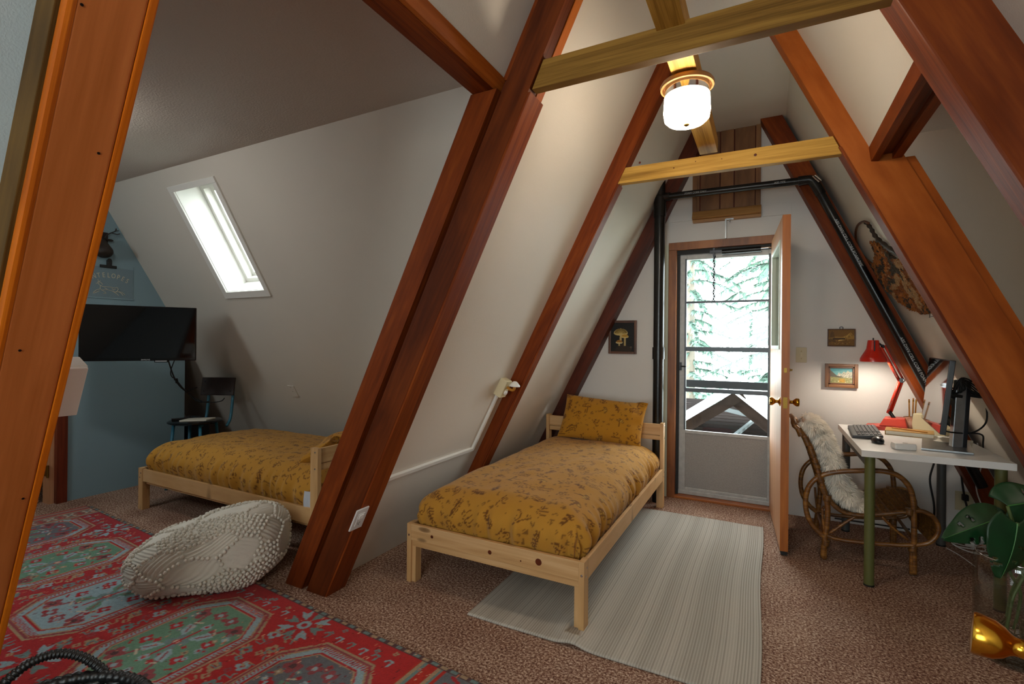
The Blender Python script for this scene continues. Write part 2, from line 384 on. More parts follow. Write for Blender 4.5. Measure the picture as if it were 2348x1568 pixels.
# ------------------------------------------------------------------ the shell of the house
YW = 4.42                                   # inner face of the wall with the door
KL, KR = 0.502, 0.469
def XL(z, a=-2.12): return a + KL*z
def XR(z, a=1.504): return a - KR*z
ZC = 3.10
ZT = 3.16
def S(name, geo, mat, parent=None, **k):
    return obj(name, geo, mat, parent, kind='structure' if parent is None else None, **k)
S('floor', box(-6.1, 4.0, -3.0, YW+0.12, -0.06, 0.0), 'carpet')
def slope_l(a, y0, y1, z0, z1, t=0.07): return prism([(XL(z0, a), z0), (XL(z1, a), z1), (XL(z1, a)-t, z1), (XL(z0, a)-t, z0)], y0, y1, 'y')
def slope_r(a, y0, y1, z0, z1, t=0.07): return prism([(XR(z0, a), z0), (XR(z1, a), z1), (XR(z1, a)+t, z1), (XR(z0, a)+t, z0)], y0, y1, 'y')
S('wall_left', slope_l(-2.12, 1.90, YW+0.05, 0, ZT), 'wall_white')
S('wall_left_upper', slope_l(-2.25, 0.50, 1.86, 2.43, ZT), 'wall_white')
S('wall_left_near', slope_l(-2.36, -2.8, 0.52, 0, ZT), 'wall_pale_blue')
S('wall_right', slope_r(1.575, 3.06, YW+0.05, 0, ZT), 'wall_white')
S('wall_right_upper', slope_r(1.55, 1.84, 3.07, 2.32, ZT), 'wall_white')
S('wall_right_near', slope_r(1.62, -2.8, 1.90, 0, ZT), 'wall_white')
S('ceiling', box(-0.95, 0.35, -2.85, YW+0.05, ZC, ZC+0.06), 'wall_white')
OX0, OX1, OZ = -0.70, 0.075, 2.145         # door opening
S('wall_far', merge(box(-2.25, OX0, YW, YW+0.12, 0, 3.2), box(OX1, 1.7, YW, YW+0.12, 0, 3.2), box(OX0, OX1, YW, YW+0.12, OZ, 3.2)), 'wall_end')
# wall behind the viewer: gable, with an unseen window added for fill light
WX0, WX1, WZ0, WZ1 = -1.12, 0.52, 0.72, 2.10
wn = S('wall_near', merge(box(-2.6, WX0, -2.8, -2.7, 0, 3.2), box(WX1, 1.9, -2.8, -2.7, 0, 3.2), box(WX0, WX1, -2.8, -2.7, 0, WZ0), box(WX0, WX1, -2.8, -2.7, WZ1, 3.2)), 'wall_end')
w2 = S('window_fill', merge(box(WX0, WX0+0.05, -2.78, -2.72, WZ0, WZ1), box(WX1-0.05, WX1, -2.78, -2.72, WZ0, WZ1), box(WX0+0.05, WX1-0.05, -2.78, -2.72, WZ0, WZ0+0.05), box(WX0+0.05, WX1-0.05, -2.78, -2.72, WZ1-0.05, WZ1), box(-0.33, -0.27, -2.78, -2.72, WZ0+0.05, WZ1-0.05)), 'trim_white')
obj('pane', box(WX0+0.05, -0.33, -2.755, -2.751, WZ0+0.05, WZ1-0.05), 'glass', w2)
obj('pane', box(-0.27, WX1-0.05, -2.755, -2.751, WZ0+0.05, WZ1-0.05), 'glass', w2)

# ---- left wing: flat ceiling, slope with the skylight, blue end wall
ZW, YS = 2.60, 2.04
def SP(x, z): return Vector((x, YS + (ZW - z)/1.732, z))
NS = Vector((0, 0.866, 0.5))
def slab(quad, n, t):
    v = list(quad) + [p + n*t for p in quad]; k = len(quad)
    return v, [tuple(range(k)), tuple(range(2*k-1, k-1, -1))] + [(i, k+i, k+(i+1) % k, (i+1) % k) for i in range(k)]
HX0, HX1, HZ0, HZ1 = -4.017, -3.533, 1.732, 2.456
XE = -5.95
S('wall_skylight', merge(slab([SP(XE, 0), SP(HX0, 0), SP(HX0, ZW), SP(XE, ZW)], NS, 0.06),
                         slab([SP(HX0, 0), SP(HX1, 0), SP(HX1, HZ0), SP(HX0, HZ0)], NS, 0.06),
                         slab([SP(HX0, HZ1), SP(HX1, HZ1), SP(HX1, ZW), SP(HX0, ZW)], NS, 0.06),
                         slab([SP(HX1, 0), SP(XL(0)-0.01, 0), SP(XL(ZW)-0.01, ZW), SP(HX1, ZW)], NS, 0.06)), 'wall_white')
def SPn(x, z): return Vector((x, 0.34 - (ZW - z)/1.732, z))
NN = Vector((0, -0.866, 0.5))
GX0, GX1, GZ0, GZ1 = -4.45, -3.85, 1.65, 2.25        # unseen skylight added in the near slope to light the alcove
S('wall_wing_near', merge(slab([SPn(XE, 0), SPn(GX0, 0), SPn(GX0, ZW), SPn(XE, ZW)], NN, 0.06),
                          slab([SPn(GX0, 0), SPn(GX1, 0), SPn(GX1, GZ0), SPn(GX0, GZ0)], NN, 0.06),
                          slab([SPn(GX0, GZ1), SPn(GX1, GZ1), SPn(GX1, ZW), SPn(GX0, ZW)], NN, 0.06),
                          slab([SPn(GX1, 0), SPn(-2.37, 0), SPn(-1.05, ZW), SPn(GX1, ZW)], NN, 0.06)), 'wall_white')
w4 = S('window_fill_alcove', merge(*[slab([SPn(a, c), SPn(b_, c), SPn(b_, d), SPn(a, d)], NN, 0.10) for a, b_, c, d in ((GX0, GX0+0.04, GZ0, GZ1), (GX1-0.04, GX1, GZ0, GZ1), (GX0, GX1, GZ0, GZ0+0.04), (GX0, GX1, GZ1-0.04, GZ1))]), 'trim_white')
obj('pane', slab([SPn(GX0, GZ0)+NN*0.09, SPn(GX1, GZ0)+NN*0.09, SPn(GX1, GZ1)+NN*0.09, SPn(GX0, GZ1)+NN*0.09], NN, 0.004), 'glass', w4)
S('ceiling', box(XE, -1.12, 0.30, YS+0.02, ZW, ZW+0.05), 'ceiling_white')
XB = -5.05
blue = S('wall_blue', prism([(1.865, 0), (2.775, 0), (2.775, 1.335), (2.02, 2.64), (0.36, 2.64), (-0.30, 1.5), (-0.30, 0), (1.02, 0), (1.02, 2.05), (1.865, 2.05)], XB-0.10, XB, 'x'), 'wall_blue')
S('wall_recess', box(XE-0.06, XE, -1.2, 3.7, 0, 2.7), 'wall_end')
# skylight
sk = S('window_1', merge(slab([SP(-4.072, 1.682), SP(-3.487, 1.682), SP(-3.487, HZ0), SP(-4.072, HZ0)], -NS, 0.014),
                         slab([SP(-4.072, HZ1), SP(-3.487, HZ1), SP(-3.487, 2.492), SP(-4.072, 2.492)], -NS, 0.014),
                         slab([SP(-4.072, HZ0), SP(HX0, HZ0), SP(HX0, HZ1), SP(-4.072, HZ1)], -NS, 0.014),
                         slab([SP(HX1, HZ0), SP(-3.487, HZ0), SP(-3.487, HZ1), SP(HX1, HZ1)], -NS, 0.014)), 'trim_white', bevel=0.003)
DS = 0.30
def shaft(a, b, inw): return slab([SP(*a)-inw*0.002+NS*0.001, SP(*b)-inw*0.002+NS*0.001, SP(*b)-inw*0.002+NS*DS, SP(*a)-inw*0.002+NS*DS], inw, 0.02)
UP = Vector((0, -0.5, 0.866))
obj('shaft', merge(shaft((HX0, HZ0), (HX0, HZ1), Vector((-1, 0, 0))), shaft((HX1, HZ0), (HX1, HZ1), Vector((1, 0, 0))),
                   shaft((HX0, HZ0), (HX1, HZ0), -UP), shaft((HX0, HZ1), (HX1, HZ1), UP)), 'trim_white', sk)
def sframe(d0, d1, w):
    o = NS*d0; t = d1-d0
    def q(x0, x1, z0, z1): return slab([SP(x0, z0)+o, SP(x1, z0)+o, SP(x1, z1)+o, SP(x0, z1)+o], NS, t)
    return merge(q(HX0, HX0+w, HZ0, HZ1), q(HX1-w, HX1, HZ0, HZ1), q(HX0+w, HX1-w, HZ0, HZ0+w*0.87), q(HX0+w, HX1-w, HZ1-w*0.87, HZ1))
obj('window_frame', sframe(0.20, 0.26, 0.035), 'trim_white', sk)
obj('sash', sframe(0.26, 0.30, 0.065), 'trim_white', sk)
obj('pane', slab([SP(HX0, HZ0)+NS*0.285, SP(HX1, HZ0)+NS*0.285, SP(HX1, HZ1)+NS*0.285, SP(HX0, HZ1)+NS*0.285], NS, 0.004), 'glass', sk)
# doorway in the blue wall, seen as a sliver past the near rafter
d2 = S('door_2', merge(box(XB-0.14, XB+0.018, 1.80, 1.868, 0, 2.03), box(XB-0.14, XB+0.018, 0.95, 1.02, 0, 2.03), box(XB-0.14, XB+0.018, 0.95, 1.868, 2.031, 2.10)), 'jamb_red', bevel=0.002)
obj('stop', box(XB-0.13, XB-0.03, 1.765, 1.80, 0, 2.03), 'door_face', d2)
obj('leaf', box(XB-0.95, XB-0.13, 1.70, 1.74, 0.01, 2.02), 'door_face', d2)
obj('hinge', merge(box(XB-0.128, XB-0.02, 1.760, 1.766, 0.22, 0.31), tube([(XB-0.02, 1.757, 0.215), (XB-0.02, 1.757, 0.315)], 0.008)), 'brass_dull', d2)
S('wall_hall', box(-6.5, -5.2, 0.6, 0.7, 0, 2.4), 'wall_end')

# ---- right wing
ZR, YR = 2.45, 3.26
def SR(x, z): return Vector((x, YR + (ZR - z)/1.732, z))
S('wall_wing_right', slab([SR(XR(0, 1.575)+0.01, 0), SR(3.7, 0), SR(3.7, ZR), SR(XR(ZR, 1.575)+0.01, ZR)], NS, 0.06), 'wall_white')
def SRn(x, z): return Vector((x, 1.64 - (ZR - z)/1.732, z))
S('wall_wing_right_near', slab([SRn(1.63, 0), SRn(3.7, 0), SRn(3.7, ZR), SRn(0.47, ZR)], Vector((0, -0.866, 0.5)), 0.06), 'wall_white')
S('ceiling', box(0.56, 3.7, 1.60, YR+0.02, ZR, ZR+0.05), 'ceiling_white')
S('wall_right_end', box(3.6, 3.7, 0.0, 4.9, 0, 2.5), 'wall_white')

# ------------------------------------------------------------------ rafters, ties and headers
def band_l(a0, a1, k, z0=0.0, z1=ZC): return [(a0+k*z0, z0), (a1+k*z0, z0), (a1+k*z1, z1), (a0+k*z1, z1)]
def band_r(a0, a1, k, z0=0.0, z1=ZC): return [(a0-k*z0, z0), (a1-k*z0, z0), (a1-k*z1, z1), (a0-k*z1, z1)]
GL, GR = (0.45, 0, 0.89), (-0.43, 0, 0.9)
# nearest rafter, left edge of the view
r0 = thing('rafter', (-2.2, 0.5, 0), 'wide orange-stained rafter filling the left edge of the view', 'beam')
obj('face_board', prism(band_l(-2.36, -2.20, 0.487), 0.462, 0.575, 'y'), 'rafter_ply', r0, bevel=0.004, grain=GL)
obj('edge_board', prism(band_l(-2.37, -2.195, 0.487), 0.576, 0.592, 'y'), 'strip_orange', r0, bevel=0.003, grain=GL)
obj('corner_strip', prism(band_l(-2.235, -2.198, 0.487), 0.447, 0.464, 'y'), 'strip_orange', r0, bevel=0.008, grain=GL)
obj('side_board', prism(band_l(-2.37, -2.235, 0.487), 0.44, 0.462, 'y'), 'strip_brown', r0, bevel=0.002, grain=GL)
parts('nail', [*[lathe([(0.003, 0), (0.003, 0.0015)], (-2.2+0.487*z+0.0003, y, z), 8, (0.9, 0, -0.44)) for z, y in ((0.55, 0.50), (0.9, 0.56), (1.3, 0.49), (1.75, 0.55), (2.0, 0.47))]], 'steel_dark', r0)
# the big rafter between the two beds
KB = 0.4856
r1 = thing('rafter', (-2.1, 1.86, 0), 'big red-brown rafter with stepped boards standing between the two beds', 'beam')
obj('casing', prism(band_l(-2.326, -2.196, KB, 0, 2.41), 1.810, 1.93, 'y'), 'beam_red', r1, bevel=0.0015, grain=GL)
obj('recess_board', prism(band_l(-2.20, -2.15, KB), 1.852, 1.93, 'y'), 'beam_dark', r1, grain=GL)
obj('upper_filler', prism(band_l(-2.36, -2.15, KB, 2.455), 1.845, 1.93, 'y'), 'beam_red', r1, grain=GL)
obj('core', prism(band_l(-2.16, -2.024, KB), 1.810, 1.872, 'y'), 'beam_mid', r1, bevel=0.0015, grain=GL)
obj('back_ply', prism(band_l(-2.16, -2.024, KB), 1.882, 1.935, 'y'), 'beam_orange', r1, bevel=0.003, grain=GL)
obj('inner_facing', prism(band_l(-2.03, -2.012, KB, 0, 2.36), 1.812, 1.94, 'y'), 'beam_red', r1, bevel=0.003, grain=GL)
r2 = thing('rafter', (-2.1, 3.06, 0), 'red-brown rafter rising behind the mattress of the right bed, second from the door wall', 'beam')
obj('core', prism(band_l(-2.16, -2.035, 0.512), 3.03, 3.125, 'y'), 'beam_red', r2, bevel=0.003, grain=GL)
obj('inner_facing', prism(band_l(-2.037, -2.022, 0.512, 0, 2.33), 3.035, 3.12, 'y'), 'beam_red', r2, bevel=0.003, grain=GL)
r3 = thing('rafter', (-2.1, 4.3, 0), 'dark red-brown rafter in the corner left of the door, behind the bed pillow', 'beam')
obj('core', prism(band_l(-2.17, -2.005, 0.509), 4.29, YW, 'y'), 'beam_dark', r3, bevel=0.003, grain=GL)
# right hand side
q1 = thing('rafter', (1.5, 1.86, 0), 'rafter crossing the top right corner of the view', 'beam')
obj('core', prism(band_r(1.44, 1.64, 0.468), 1.81, 1.935, 'y'), 'beam_red', q1, bevel=0.006, grain=GR)
q2 = thing('rafter', (1.5, 3.06, 0), 'broad orange-brown rafter slanting down over the desk on the right', 'beam')
obj('core', prism(band_r(1.44, 1.66, 0.468), 3.03, 3.125, 'y'), 'beam_orange', q2, bevel=0.003, grain=GR)
obj('casing', prism(band_r(1.645, 1.70, 0.468, 0, 2.265), 3.038, 3.125, 'y'), 'beam_orange', q2, bevel=0.003, grain=GR)
obj('inner_facing', prism(band_r(1.428, 1.442, 0.468, 0, 2.36), 3.026, 3.13, 'y'), 'beam_red', q2, bevel=0.003, grain=GR)
q3 = thing('rafter', (1.5, 4.3, 0), 'red-brown rafter in the corner behind the black sloping pipe', 'beam')
obj('core', prism(band_r(1.395, 1.545, 0.468), 4.29, YW, 'y'), 'beam_red', q3, bevel=0.003, grain=GR)
# collar ties
obj('collar_tie', prism([(-0.865, 2.372), (0.345, 2.372), (0.29, 2.482), (-0.815, 2.482)], 1.82, 1.865, 'y'), 'fir_aged', bevel=0.002, grain=(1, 0, 0), tag=('greenish brown wooden tie beam at the top of the view, before the ceiling lamp', 'beam'))
obj('collar_tie', prism([(-0.862, 2.335), (0.345, 2.325), (0.30, 2.425), (-0.815, 2.430)], 3.04, 3.085, 'y'), 'fir_raw', bevel=0.002, grain=(1, 0, 0), tag=('yellow knotty wooden tie beam above the black pipe, beyond the ceiling lamp', 'beam'))
kn = []
for u, v, r in ((1467, 373, 0.007), (1545, 385, 0.004), (1595, 370, 0.003), (1732, 355, 0.008), (1655, 364, 0.003)):
    p = py(u, v, 3.0395); kn.append(lathe([(r, 0), (r*0.4, 0.0008)], p, 10, (0, -1, 0)))
kt = [o for o in bpy.data.objects if o.name.startswith('collar_tie')][-1]
parts('knot', kn, 'beam_dark', kt)
obj('ridge_beam', box(-0.365, -0.265, -1.2, 3.13, 2.468, 2.556), 'fir_raw', bevel=0.004, tag=('pale wooden beam running lengthwise that carries the ceiling lamp', 'beam'))
# headers of the two wings
h = thing('header_beam', (-1.1, 1.2, 2.42), 'red-brown header beam along the edge of the left flat ceiling', 'beam')
obj('soffit', prism([(-1.150, 2.412), (-1.050, 2.412), (-1.050, 2.450), (-1.150, 2.450)], 0.592, 1.86, 'y'), 'beam_red', h, bevel=0.003, grain=(0, 1, 0))
obj('fascia', prism([(-1.049, 2.416), (-1.030, 2.416), (-1.005, 2.462), (-1.049, 2.462)], 0.592, 1.86, 'y'), 'beam_orange', h, bevel=0.002, grain=(0, 1, 0))
obj('upstand', prism([(-1.150, 2.45), (-1.120, 2.45), (-1.120, 2.62), (-1.150, 2.62)], 0.592, 1.90, 'y'), 'beam_red', h, grain=(0, 1, 0))
h = thing('header_beam', (0.53, 2.4, 2.3), 'pinkish double header beam running between the two right rafters', 'beam')
obj('fascia', prism([(0.462, 2.262), (0.494, 2.258), (0.494, 2.335), (0.452, 2.335)], 1.93, 3.035, 'y'), 'beam_red', h, bevel=0.003, grain=(0, 1, 0))
obj('groove_board', prism([(0.494, 2.29), (0.548, 2.29), (0.548, 2.35), (0.494, 2.35)], 1.93, 3.035, 'y'), 'beam_dark', h, grain=(0, 1, 0))
obj('back_board', prism([(0.548, 2.262), (0.588, 2.262), (0.588, 2.46), (0.548, 2.46)], 1.93, 3.035, 'y'), 'beam_red', h, bevel=0.003, grain=(0, 1, 0))

# ------------------------------------------------------------------ door wall: frame, storm door, open wooden door
tr = S('trim_1', merge(box(-0.760, OX0+0.004, YW-0.018, YW+0.10, 0, OZ-0.005), box(OX1-0.004, OX1+0.06, YW-0.012, YW+0.10, 0, OZ-0.005), box(-0.760, OX1+0.06, YW-0.018, YW+0.10, OZ-0.004, 2.205)), 'trim_oak', bevel=0.003, grain=(0, 0, 1))
S('trim_2', box(-0.80, -0.762, YW-0.012, YW, 0, 2.19), 'trim_mint', bevel=0.002)
S('trim_3', merge(box(-0.765, -0.562, YW-0.012, YW, 2.385, 2.438), box(-0.035, 0.165, YW-0.012, YW, 2.358, 2.445)), 'wall_end', bevel=0.002)
S('trim_4', box(OX0, OX1, YW-0.01, YW+0.14, 0.0, 0.022), 'door_edge', bevel=0.004)
YD = 4.505
sd = S('door_1', merge(box(OX0+0.024, -0.622, YD-0.018, YD+0.018, 0.02, 2.14), box(0.014, OX1-0.004, YD-0.018, YD+0.018, 0.02, 2.14)), 'alu_mill', bevel=0.003)
obj('top_rail', box(-0.622, 0.014, YD-0.018, YD+0.018, 2.062, 2.14), 'alu_mill', sd, bevel=0.003)
obj('bottom_rail', merge(box(-0.622, 0.014, YD-0.018, YD+0.018, 0.02, 0.085), box(-0.69, 0.07, YD-0.028, YD-0.018, 0.025, 0.06)), 'alu_mill', sd, bevel=0.004)
obj('kick_panel', box(-0.622, 0.014, YD-0.004, YD+0.004, 0.085, 0.565), 'alu_panel', sd)
for z0, z1, m_ in ((0.553, 0.580, 'alu_mill'), (0.914, 0.948, 'muntin_grey'), (1.268, 1.306, 'muntin_grey'), (1.683, 1.701, 'muntin_grey')):
    obj('crossbar', box(-0.63, 0.022, YD-0.014, YD+0.012, z0, z1), m_, sd, bevel=0.003)
for z0, z1 in ((0.578, 0.918), (0.945, 1.272), (1.302, 1.686), (1.698, 2.062)):
    obj('pane', box(-0.622, 0.014, YD-0.002, YD+0.001, z0, z1), 'glass', sd)
obj('head_gap', box(OX0, OX1, YD-0.06, YD-0.045, 2.105, 2.145), 'rubber_black', sd)
obj('gap_strip', box(OX0+0.001, OX0+0.024, YD-0.05, YD+0.018, 0.02, 2.14), 'rubber_black', sd)  # black strip standing in for the shade in the gap beside the frame
obj('inner_stile_edge', box(-0.634, -0.620, YD-0.026, YD-0.018, 0.585, 2.07), 'muntin_grey', sd)
obj('inner_stile_edge', box(0.012, 0.026, YD-0.026, YD-0.018, 0.585, 2.07), 'muntin_grey', sd)
obj('latch', merge(box(-0.675, -0.655, YD-0.045, YD-0.018, 1.10, 1.17), tube([(-0.665, YD-0.04, 1.135), (-0.615, YD-0.045, 1.135)], 0.006), box(-0.70, -0.68, YD-0.03, YD-0.02, 1.11, 1.16)), 'plastic_black', sd, bevel=0.002)
cl = obj('closer', tube([(-0.335, YD-0.075, 2.100), (-0.045, YD-0.075, 2.104)], 0.021, 14), 'plastic_black', sd, smooth=True, auto=0.6)
obj('closer_rod', tube([(-0.045, YD-0.075, 2.112), (0.06, YD-0.06, 2.115)], 0.006), 'chrome', cl)
obj('closer_bracket', merge(box(-0.43, -0.335, YD-0.085, YD-0.078, 2.098, 2.118), box(-0.405, -0.390, YD-0.08, YD-0.03, 2.07, 2.14)), 'steel_dark', cl)
ch = []
for i in range(34):
    z = 2.08 - i*0.0115
    x = -0.398 + 0.004*math.sin(i*1.1)
    ring = [(x+0.007*math.cos(a)*(1 if i % 2 else 0.3), YD-0.05+0.007*math.cos(a)*(0.3 if i % 2 else 1), z+0.008*math.sin(a)) for a in np.linspace(0, 2*math.pi, 8, endpoint=False)]
    ch.append(tube(ring, 0.0038, 5, closed=True))
parts('chain_link', ch, 'steel_dark', cl)
# open wooden door, hinged on the right
A, B = Vector((0.030, 4.40, 0)), Vector((0.086, 3.53, 0))
dx = (B-A).normalized(); dn = Vector((-dx.y, dx.x, 0))
if dn.x < 0: dn = -dn
DL = (B-A).length
def DB(s0, s1, n0, n1, z0, z1):
    c = A + dx*((s0+s1)/2) + dn*((n0+n1)/2) + Vector((0, 0, (z0+z1)/2)); return obox(c, dx, dn, (0, 0, 1), (s1-s0)/2, (n1-n0)/2, (z1-z0)/2)
od = S('door_3', merge(DB(0, 0.13, 0, 0.044, 0.03, 2.15), DB(DL-0.13, DL-0.002, 0, 0.044, 0.03, 2.15), DB(0.13, DL-0.13, 0, 0.044, 0.03, 1.30), DB(0.13, DL-0.13, 0, 0.044, 2.02, 2.15)), 'door_face', grain=(0, 0, 1))
obj('edge_strip', DB(DL-0.002, DL+0.002, -0.001, 0.045, 0.03, 2.152), 'door_edge', od, grain=(0, 0, 1))
obj('sweep', DB(0.01, DL, 0.004, 0.040, 0.008, 0.03), 'rubber_black', od)
parts('glazing_bead', [DB(0.13, DL-0.13, -0.006, 0.05, 1.30, 1.325), DB(0.13, DL-0.13, -0.006, 0.05, 1.995, 2.02), DB(0.13, 0.155, -0.006, 0.05, 1.325, 1.995), DB(DL-0.155, DL-0.13, -0.006, 0.05, 1.325, 1.995)], 'trim_mint', od, bevel=0.002)
obj('pane', DB(0.155, DL-0.155, 0.02, 0.024, 1.325, 1.995), 'glass', od)
kp = A + dx*(DL-0.065) + Vector((0, 0, 0.965))
prof = [(0.029, 0), (0.029, 0.004), (0.020, 0.009), (0.0105, 0.014), (0.0105, 0.026), (0.016, 0.032), (0.0255, 0.044), (0.0265, 0.056), (0.024, 0.062), (0.0, 0.064)]
kn1 = obj('knob', lathe(prof, kp + dn*0.044, 24, dn), 'brass', od, smooth=True, auto=0.7)
kn2 = obj('knob', lathe(prof, kp, 24, -dn), 'brass', od, smooth=True, auto=0.7)
obj('latch_plate', DB(DL+0.002, DL+0.004, 0.010, 0.034, 0.93, 1.0), 'brass_dull', od)
obj('deadbolt', merge(lathe([(0.012, 0), (0.012, 0.008), (0.006, 0.012), (0.006, 0.022)], A+dx*(DL-0.06)+dn*0.044+Vector((0, 0, 1.17)), 12, dn), DB(DL+0.002, DL+0.003, 0.014, 0.03, 1.155, 1.185)), 'brass_dull', od)

# hatch panel above the door
PX = lambda x: x*1.0138
ht = thing('wall_hatch', (-0.30, YW, 2.4), 'brown grooved plywood hatch with a wooden ledge above the door', 'hatch')
edges = [-0.565, -0.508, -0.352, -0.245, -0.088, -0.052]
for i, (a, b_) in enumerate(zip(edges[:-1], edges[1:])):
    if i == 4: break
    obj('plank', box(a+0.005, b_-0.005, YW-0.022, YW, 2.40, ZC), 'panel_ply', ht, bevel=0.002, grain=(0, 0, 1))
obj('backing', box(-0.562, -0.055, YW-0.014, YW, 2.40, ZC), 'beam_dark', ht)
for a in (-0.567, -0.086):
    obj('stile', box(a, a+0.036, YW-0.032, YW-0.02, 2.45, ZC), 'panel_ply', ht, bevel=0.002, grain=(0, 0, 1))
obj('ledge', prism([(YW-0.032, 2.375), (YW-0.075, 2.385), (YW-0.045, 2.445), (YW-0.03, 2.452), (YW, 2.452), (YW, 2.375)], -0.565, -0.045, 'x'), 'ledge_wood', ht, bevel=0.002, grain=(1, 0, 0))
obj('lip', box(-0.562, -0.046, YW-0.05, YW, 2.356, 2.376), 'ledge_wood', ht, bevel=0.002, grain=(1, 0, 0))
obj('latch', merge(box(-0.305, -0.245, YW-0.058, YW-0.05, 2.350, 2.362), box(-0.31, -0.298, YW-0.06, YW-0.035, 2.20, 2.358), tube([(-0.275, YW-0.055, 2.355), (-0.275, YW-0.055, 2.33)], 0.004)), 'aluminium', ht, bevel=0.001)
# ceiling lamp
lc = Vector((-0.315, 2.23, 2.468))
la = thing('ceiling_lamp', lc, 'white glass drum ceiling lamp with a wooden ring, lit', 'lamp')
obj('ring', lathe([(0.106, -0.006), (0.112, -0.016), (0.110, -0.028), (0.102, -0.030), (0.100, -0.01), (0.02, -0.002)], lc, 40), 'ledge_wood', la, smooth=True, auto=0.8, grain=(1, 0, 0))
obj('chrome_pan', lathe([(0.092, -0.012), (0.092, -0.062), (0.088, -0.062), (0.086, -0.012)], lc, 40, closed=True), 'chrome', la, smooth=True, auto=0.8)
gs = obj('shade', lathe([(0.084, -0.060), (0.094, -0.066), (0.097, -0.13), (0.092, -0.162), (0.078, -0.176), (0.04, -0.183), (0.0001, -0.184)], lc, 40), 'lamp_glass', la, smooth=True)
obj('finial', lathe([(0.011, -0.183), (0.013, -0.188), (0.006, -0.193), (0.0001, -0.194)], lc, 16), 'brass_dull', la, smooth=True)

# added twin on the ridge beam behind the viewer, for even fill light
lb2 = copy_tree(la); lb2.location = (-0.315, -0.85, 2.468); lb2['label'] = 'added glass drum fill lamp on the ridge beam, out of view'
for c_ in lb2.children:
    if c_.name.startswith('shade'): c_.data = c_.data.copy(); c_.data.materials[0] = MATS['fill_lamp_glass']
def fill_dome(loc, mat, label):  # dome lamps added out of view as fill light for the wings
    t = thing('fill_dome', loc, label, 'lamp')
    obj('base_ring', lathe([(0.0001, 0.0), (0.135, 0.0), (0.138, -0.012), (0.130, -0.020), (0.0001, -0.018)], loc, 32), 'brass_dull', t, smooth=True, auto=0.7)
    obj('glass_dome', lathe([(0.126, -0.020), (0.122, -0.045), (0.095, -0.075), (0.05, -0.092), (0.0001, -0.097)], loc, 32), mat, t, smooth=True)
    obj('finial', lathe([(0.008, -0.096), (0.010, -0.102), (0.0001, -0.110)], loc, 12), 'brass_dull', t, smooth=True)
fill_dome(Vector((-3.30, 1.12, ZW)), 'fill_dome_glass', 'added glass dome fill lamp on the left alcove ceiling, behind the near rafter')
fill_dome(Vector((2.1, 2.3, ZR)), 'fill_dome_glass_warm', 'added glass dome fill lamp on the right wing ceiling, past the desk')
# ------------------------------------------------------------------ black waste pipes
pp = thing('drain_pipe', (-0.80, 4.28, 0), 'tall black plastic drain pipe standing left of the door', 'pipe')
PXv, PYv = -0.807, 4.235
obj('pipe', tube([(PXv, PYv, 0), (PXv, PYv, 3.02)], 0.044, 28), 'pipe_black', pp, smooth=True, auto=0.6)
parts('coupling', [tube([(PXv, PYv, 1.20), (PXv, PYv, 1.30)], 0.051, 28), tube([(PXv, PYv, 2.40), (PXv, PYv, 2.56)], 0.051, 28)], 'pipe_black', pp, smooth=True, auto=0.6)
ph = thing('drain_pipe', (-0.25, 4.23, 2.55), 'black branch pipe with white print crossing above the door and sloping down behind the desk', 'pipe')
p_el = py(1866, 416, 4.225)
_q = py(2120, 876, 4.225); dn_ = (p_el-_q).normalized()
pend = p_el - dn_*((p_el.z-0.42)/dn_.z)
h0, h1 = py(1528, 451, 4.225), py(1848, 413, 4.225)
obj('pipe', tube([h0-Vector((0.05, 0, 0)), h1], 0.027, 24), 'pipe_black', ph, smooth=True, auto=0.6)
obj('sloping_pipe', tube([p_el - dn_*0.05, pend], 0.029, 24), 'pipe_black', ph, smooth=True, auto=0.6)
obj('elbow', tube(smooth_path([h1-Vector((0.05, 0, 0)), h1, p_el+Vector((-0.012, 0, 0.008)), p_el-dn_*0.05, p_el-dn_*0.11], 5), 0.034, 24), 'pipe_black', ph, smooth=True, auto=0.6)
obj('tee', merge(tube([(PXv-0.02, 4.235, h0.z), (PXv+0.085, 4.225, h0.z)], 0.034, 24), ball((PXv-0.005, 4.235, h0.z-0.003), 0.05, 20, 12)), 'pipe_black', ph, smooth=True, auto=0.6)
parts('clamp', [tube([p_el+Vector((-0.01, -0.035, 0.03)), p_el+Vector((0.03, -0.04, -0.02))], 0.006, 8), tube([p_el+Vector((0.005, -0.035, 0.035)), p_el+Vector((0.045, -0.04, -0.01))], 0.006, 8)], 'chrome', ph)
sd_ = (pend-p_el).normalized()
fy = Vector((0, 0, 1)).cross(sd_); 
for t0, s in ((0.52, 'ABS DWV CELL CORE FOAM PIPE'), (1.45, 'ABS DWV CELL CORE FOAM PIPE')):
    o_ = p_el + sd_*t0 + Vector((0, -0.0293, 0))
    obj('lettering', text_geo(s, 0.026, frame_m(o_, sd_, Vector((0, -1, 0)).cross(sd_).normalized()), 0.0003), 'print_white', ph)
for x0, s in ((-0.52, 'FOAM CORE DWV'), (0.08, 'ABS PIPE')):
    obj('lettering', text_geo(s, 0.020, frame_m((x0, 4.1977, h0.z+(h1.z-h0.z)*(x0-h0.x)/(h1.x-h0.x)), (1, 0, 0), (0, 0, 1)), 0.0003), 'print_white', ph)
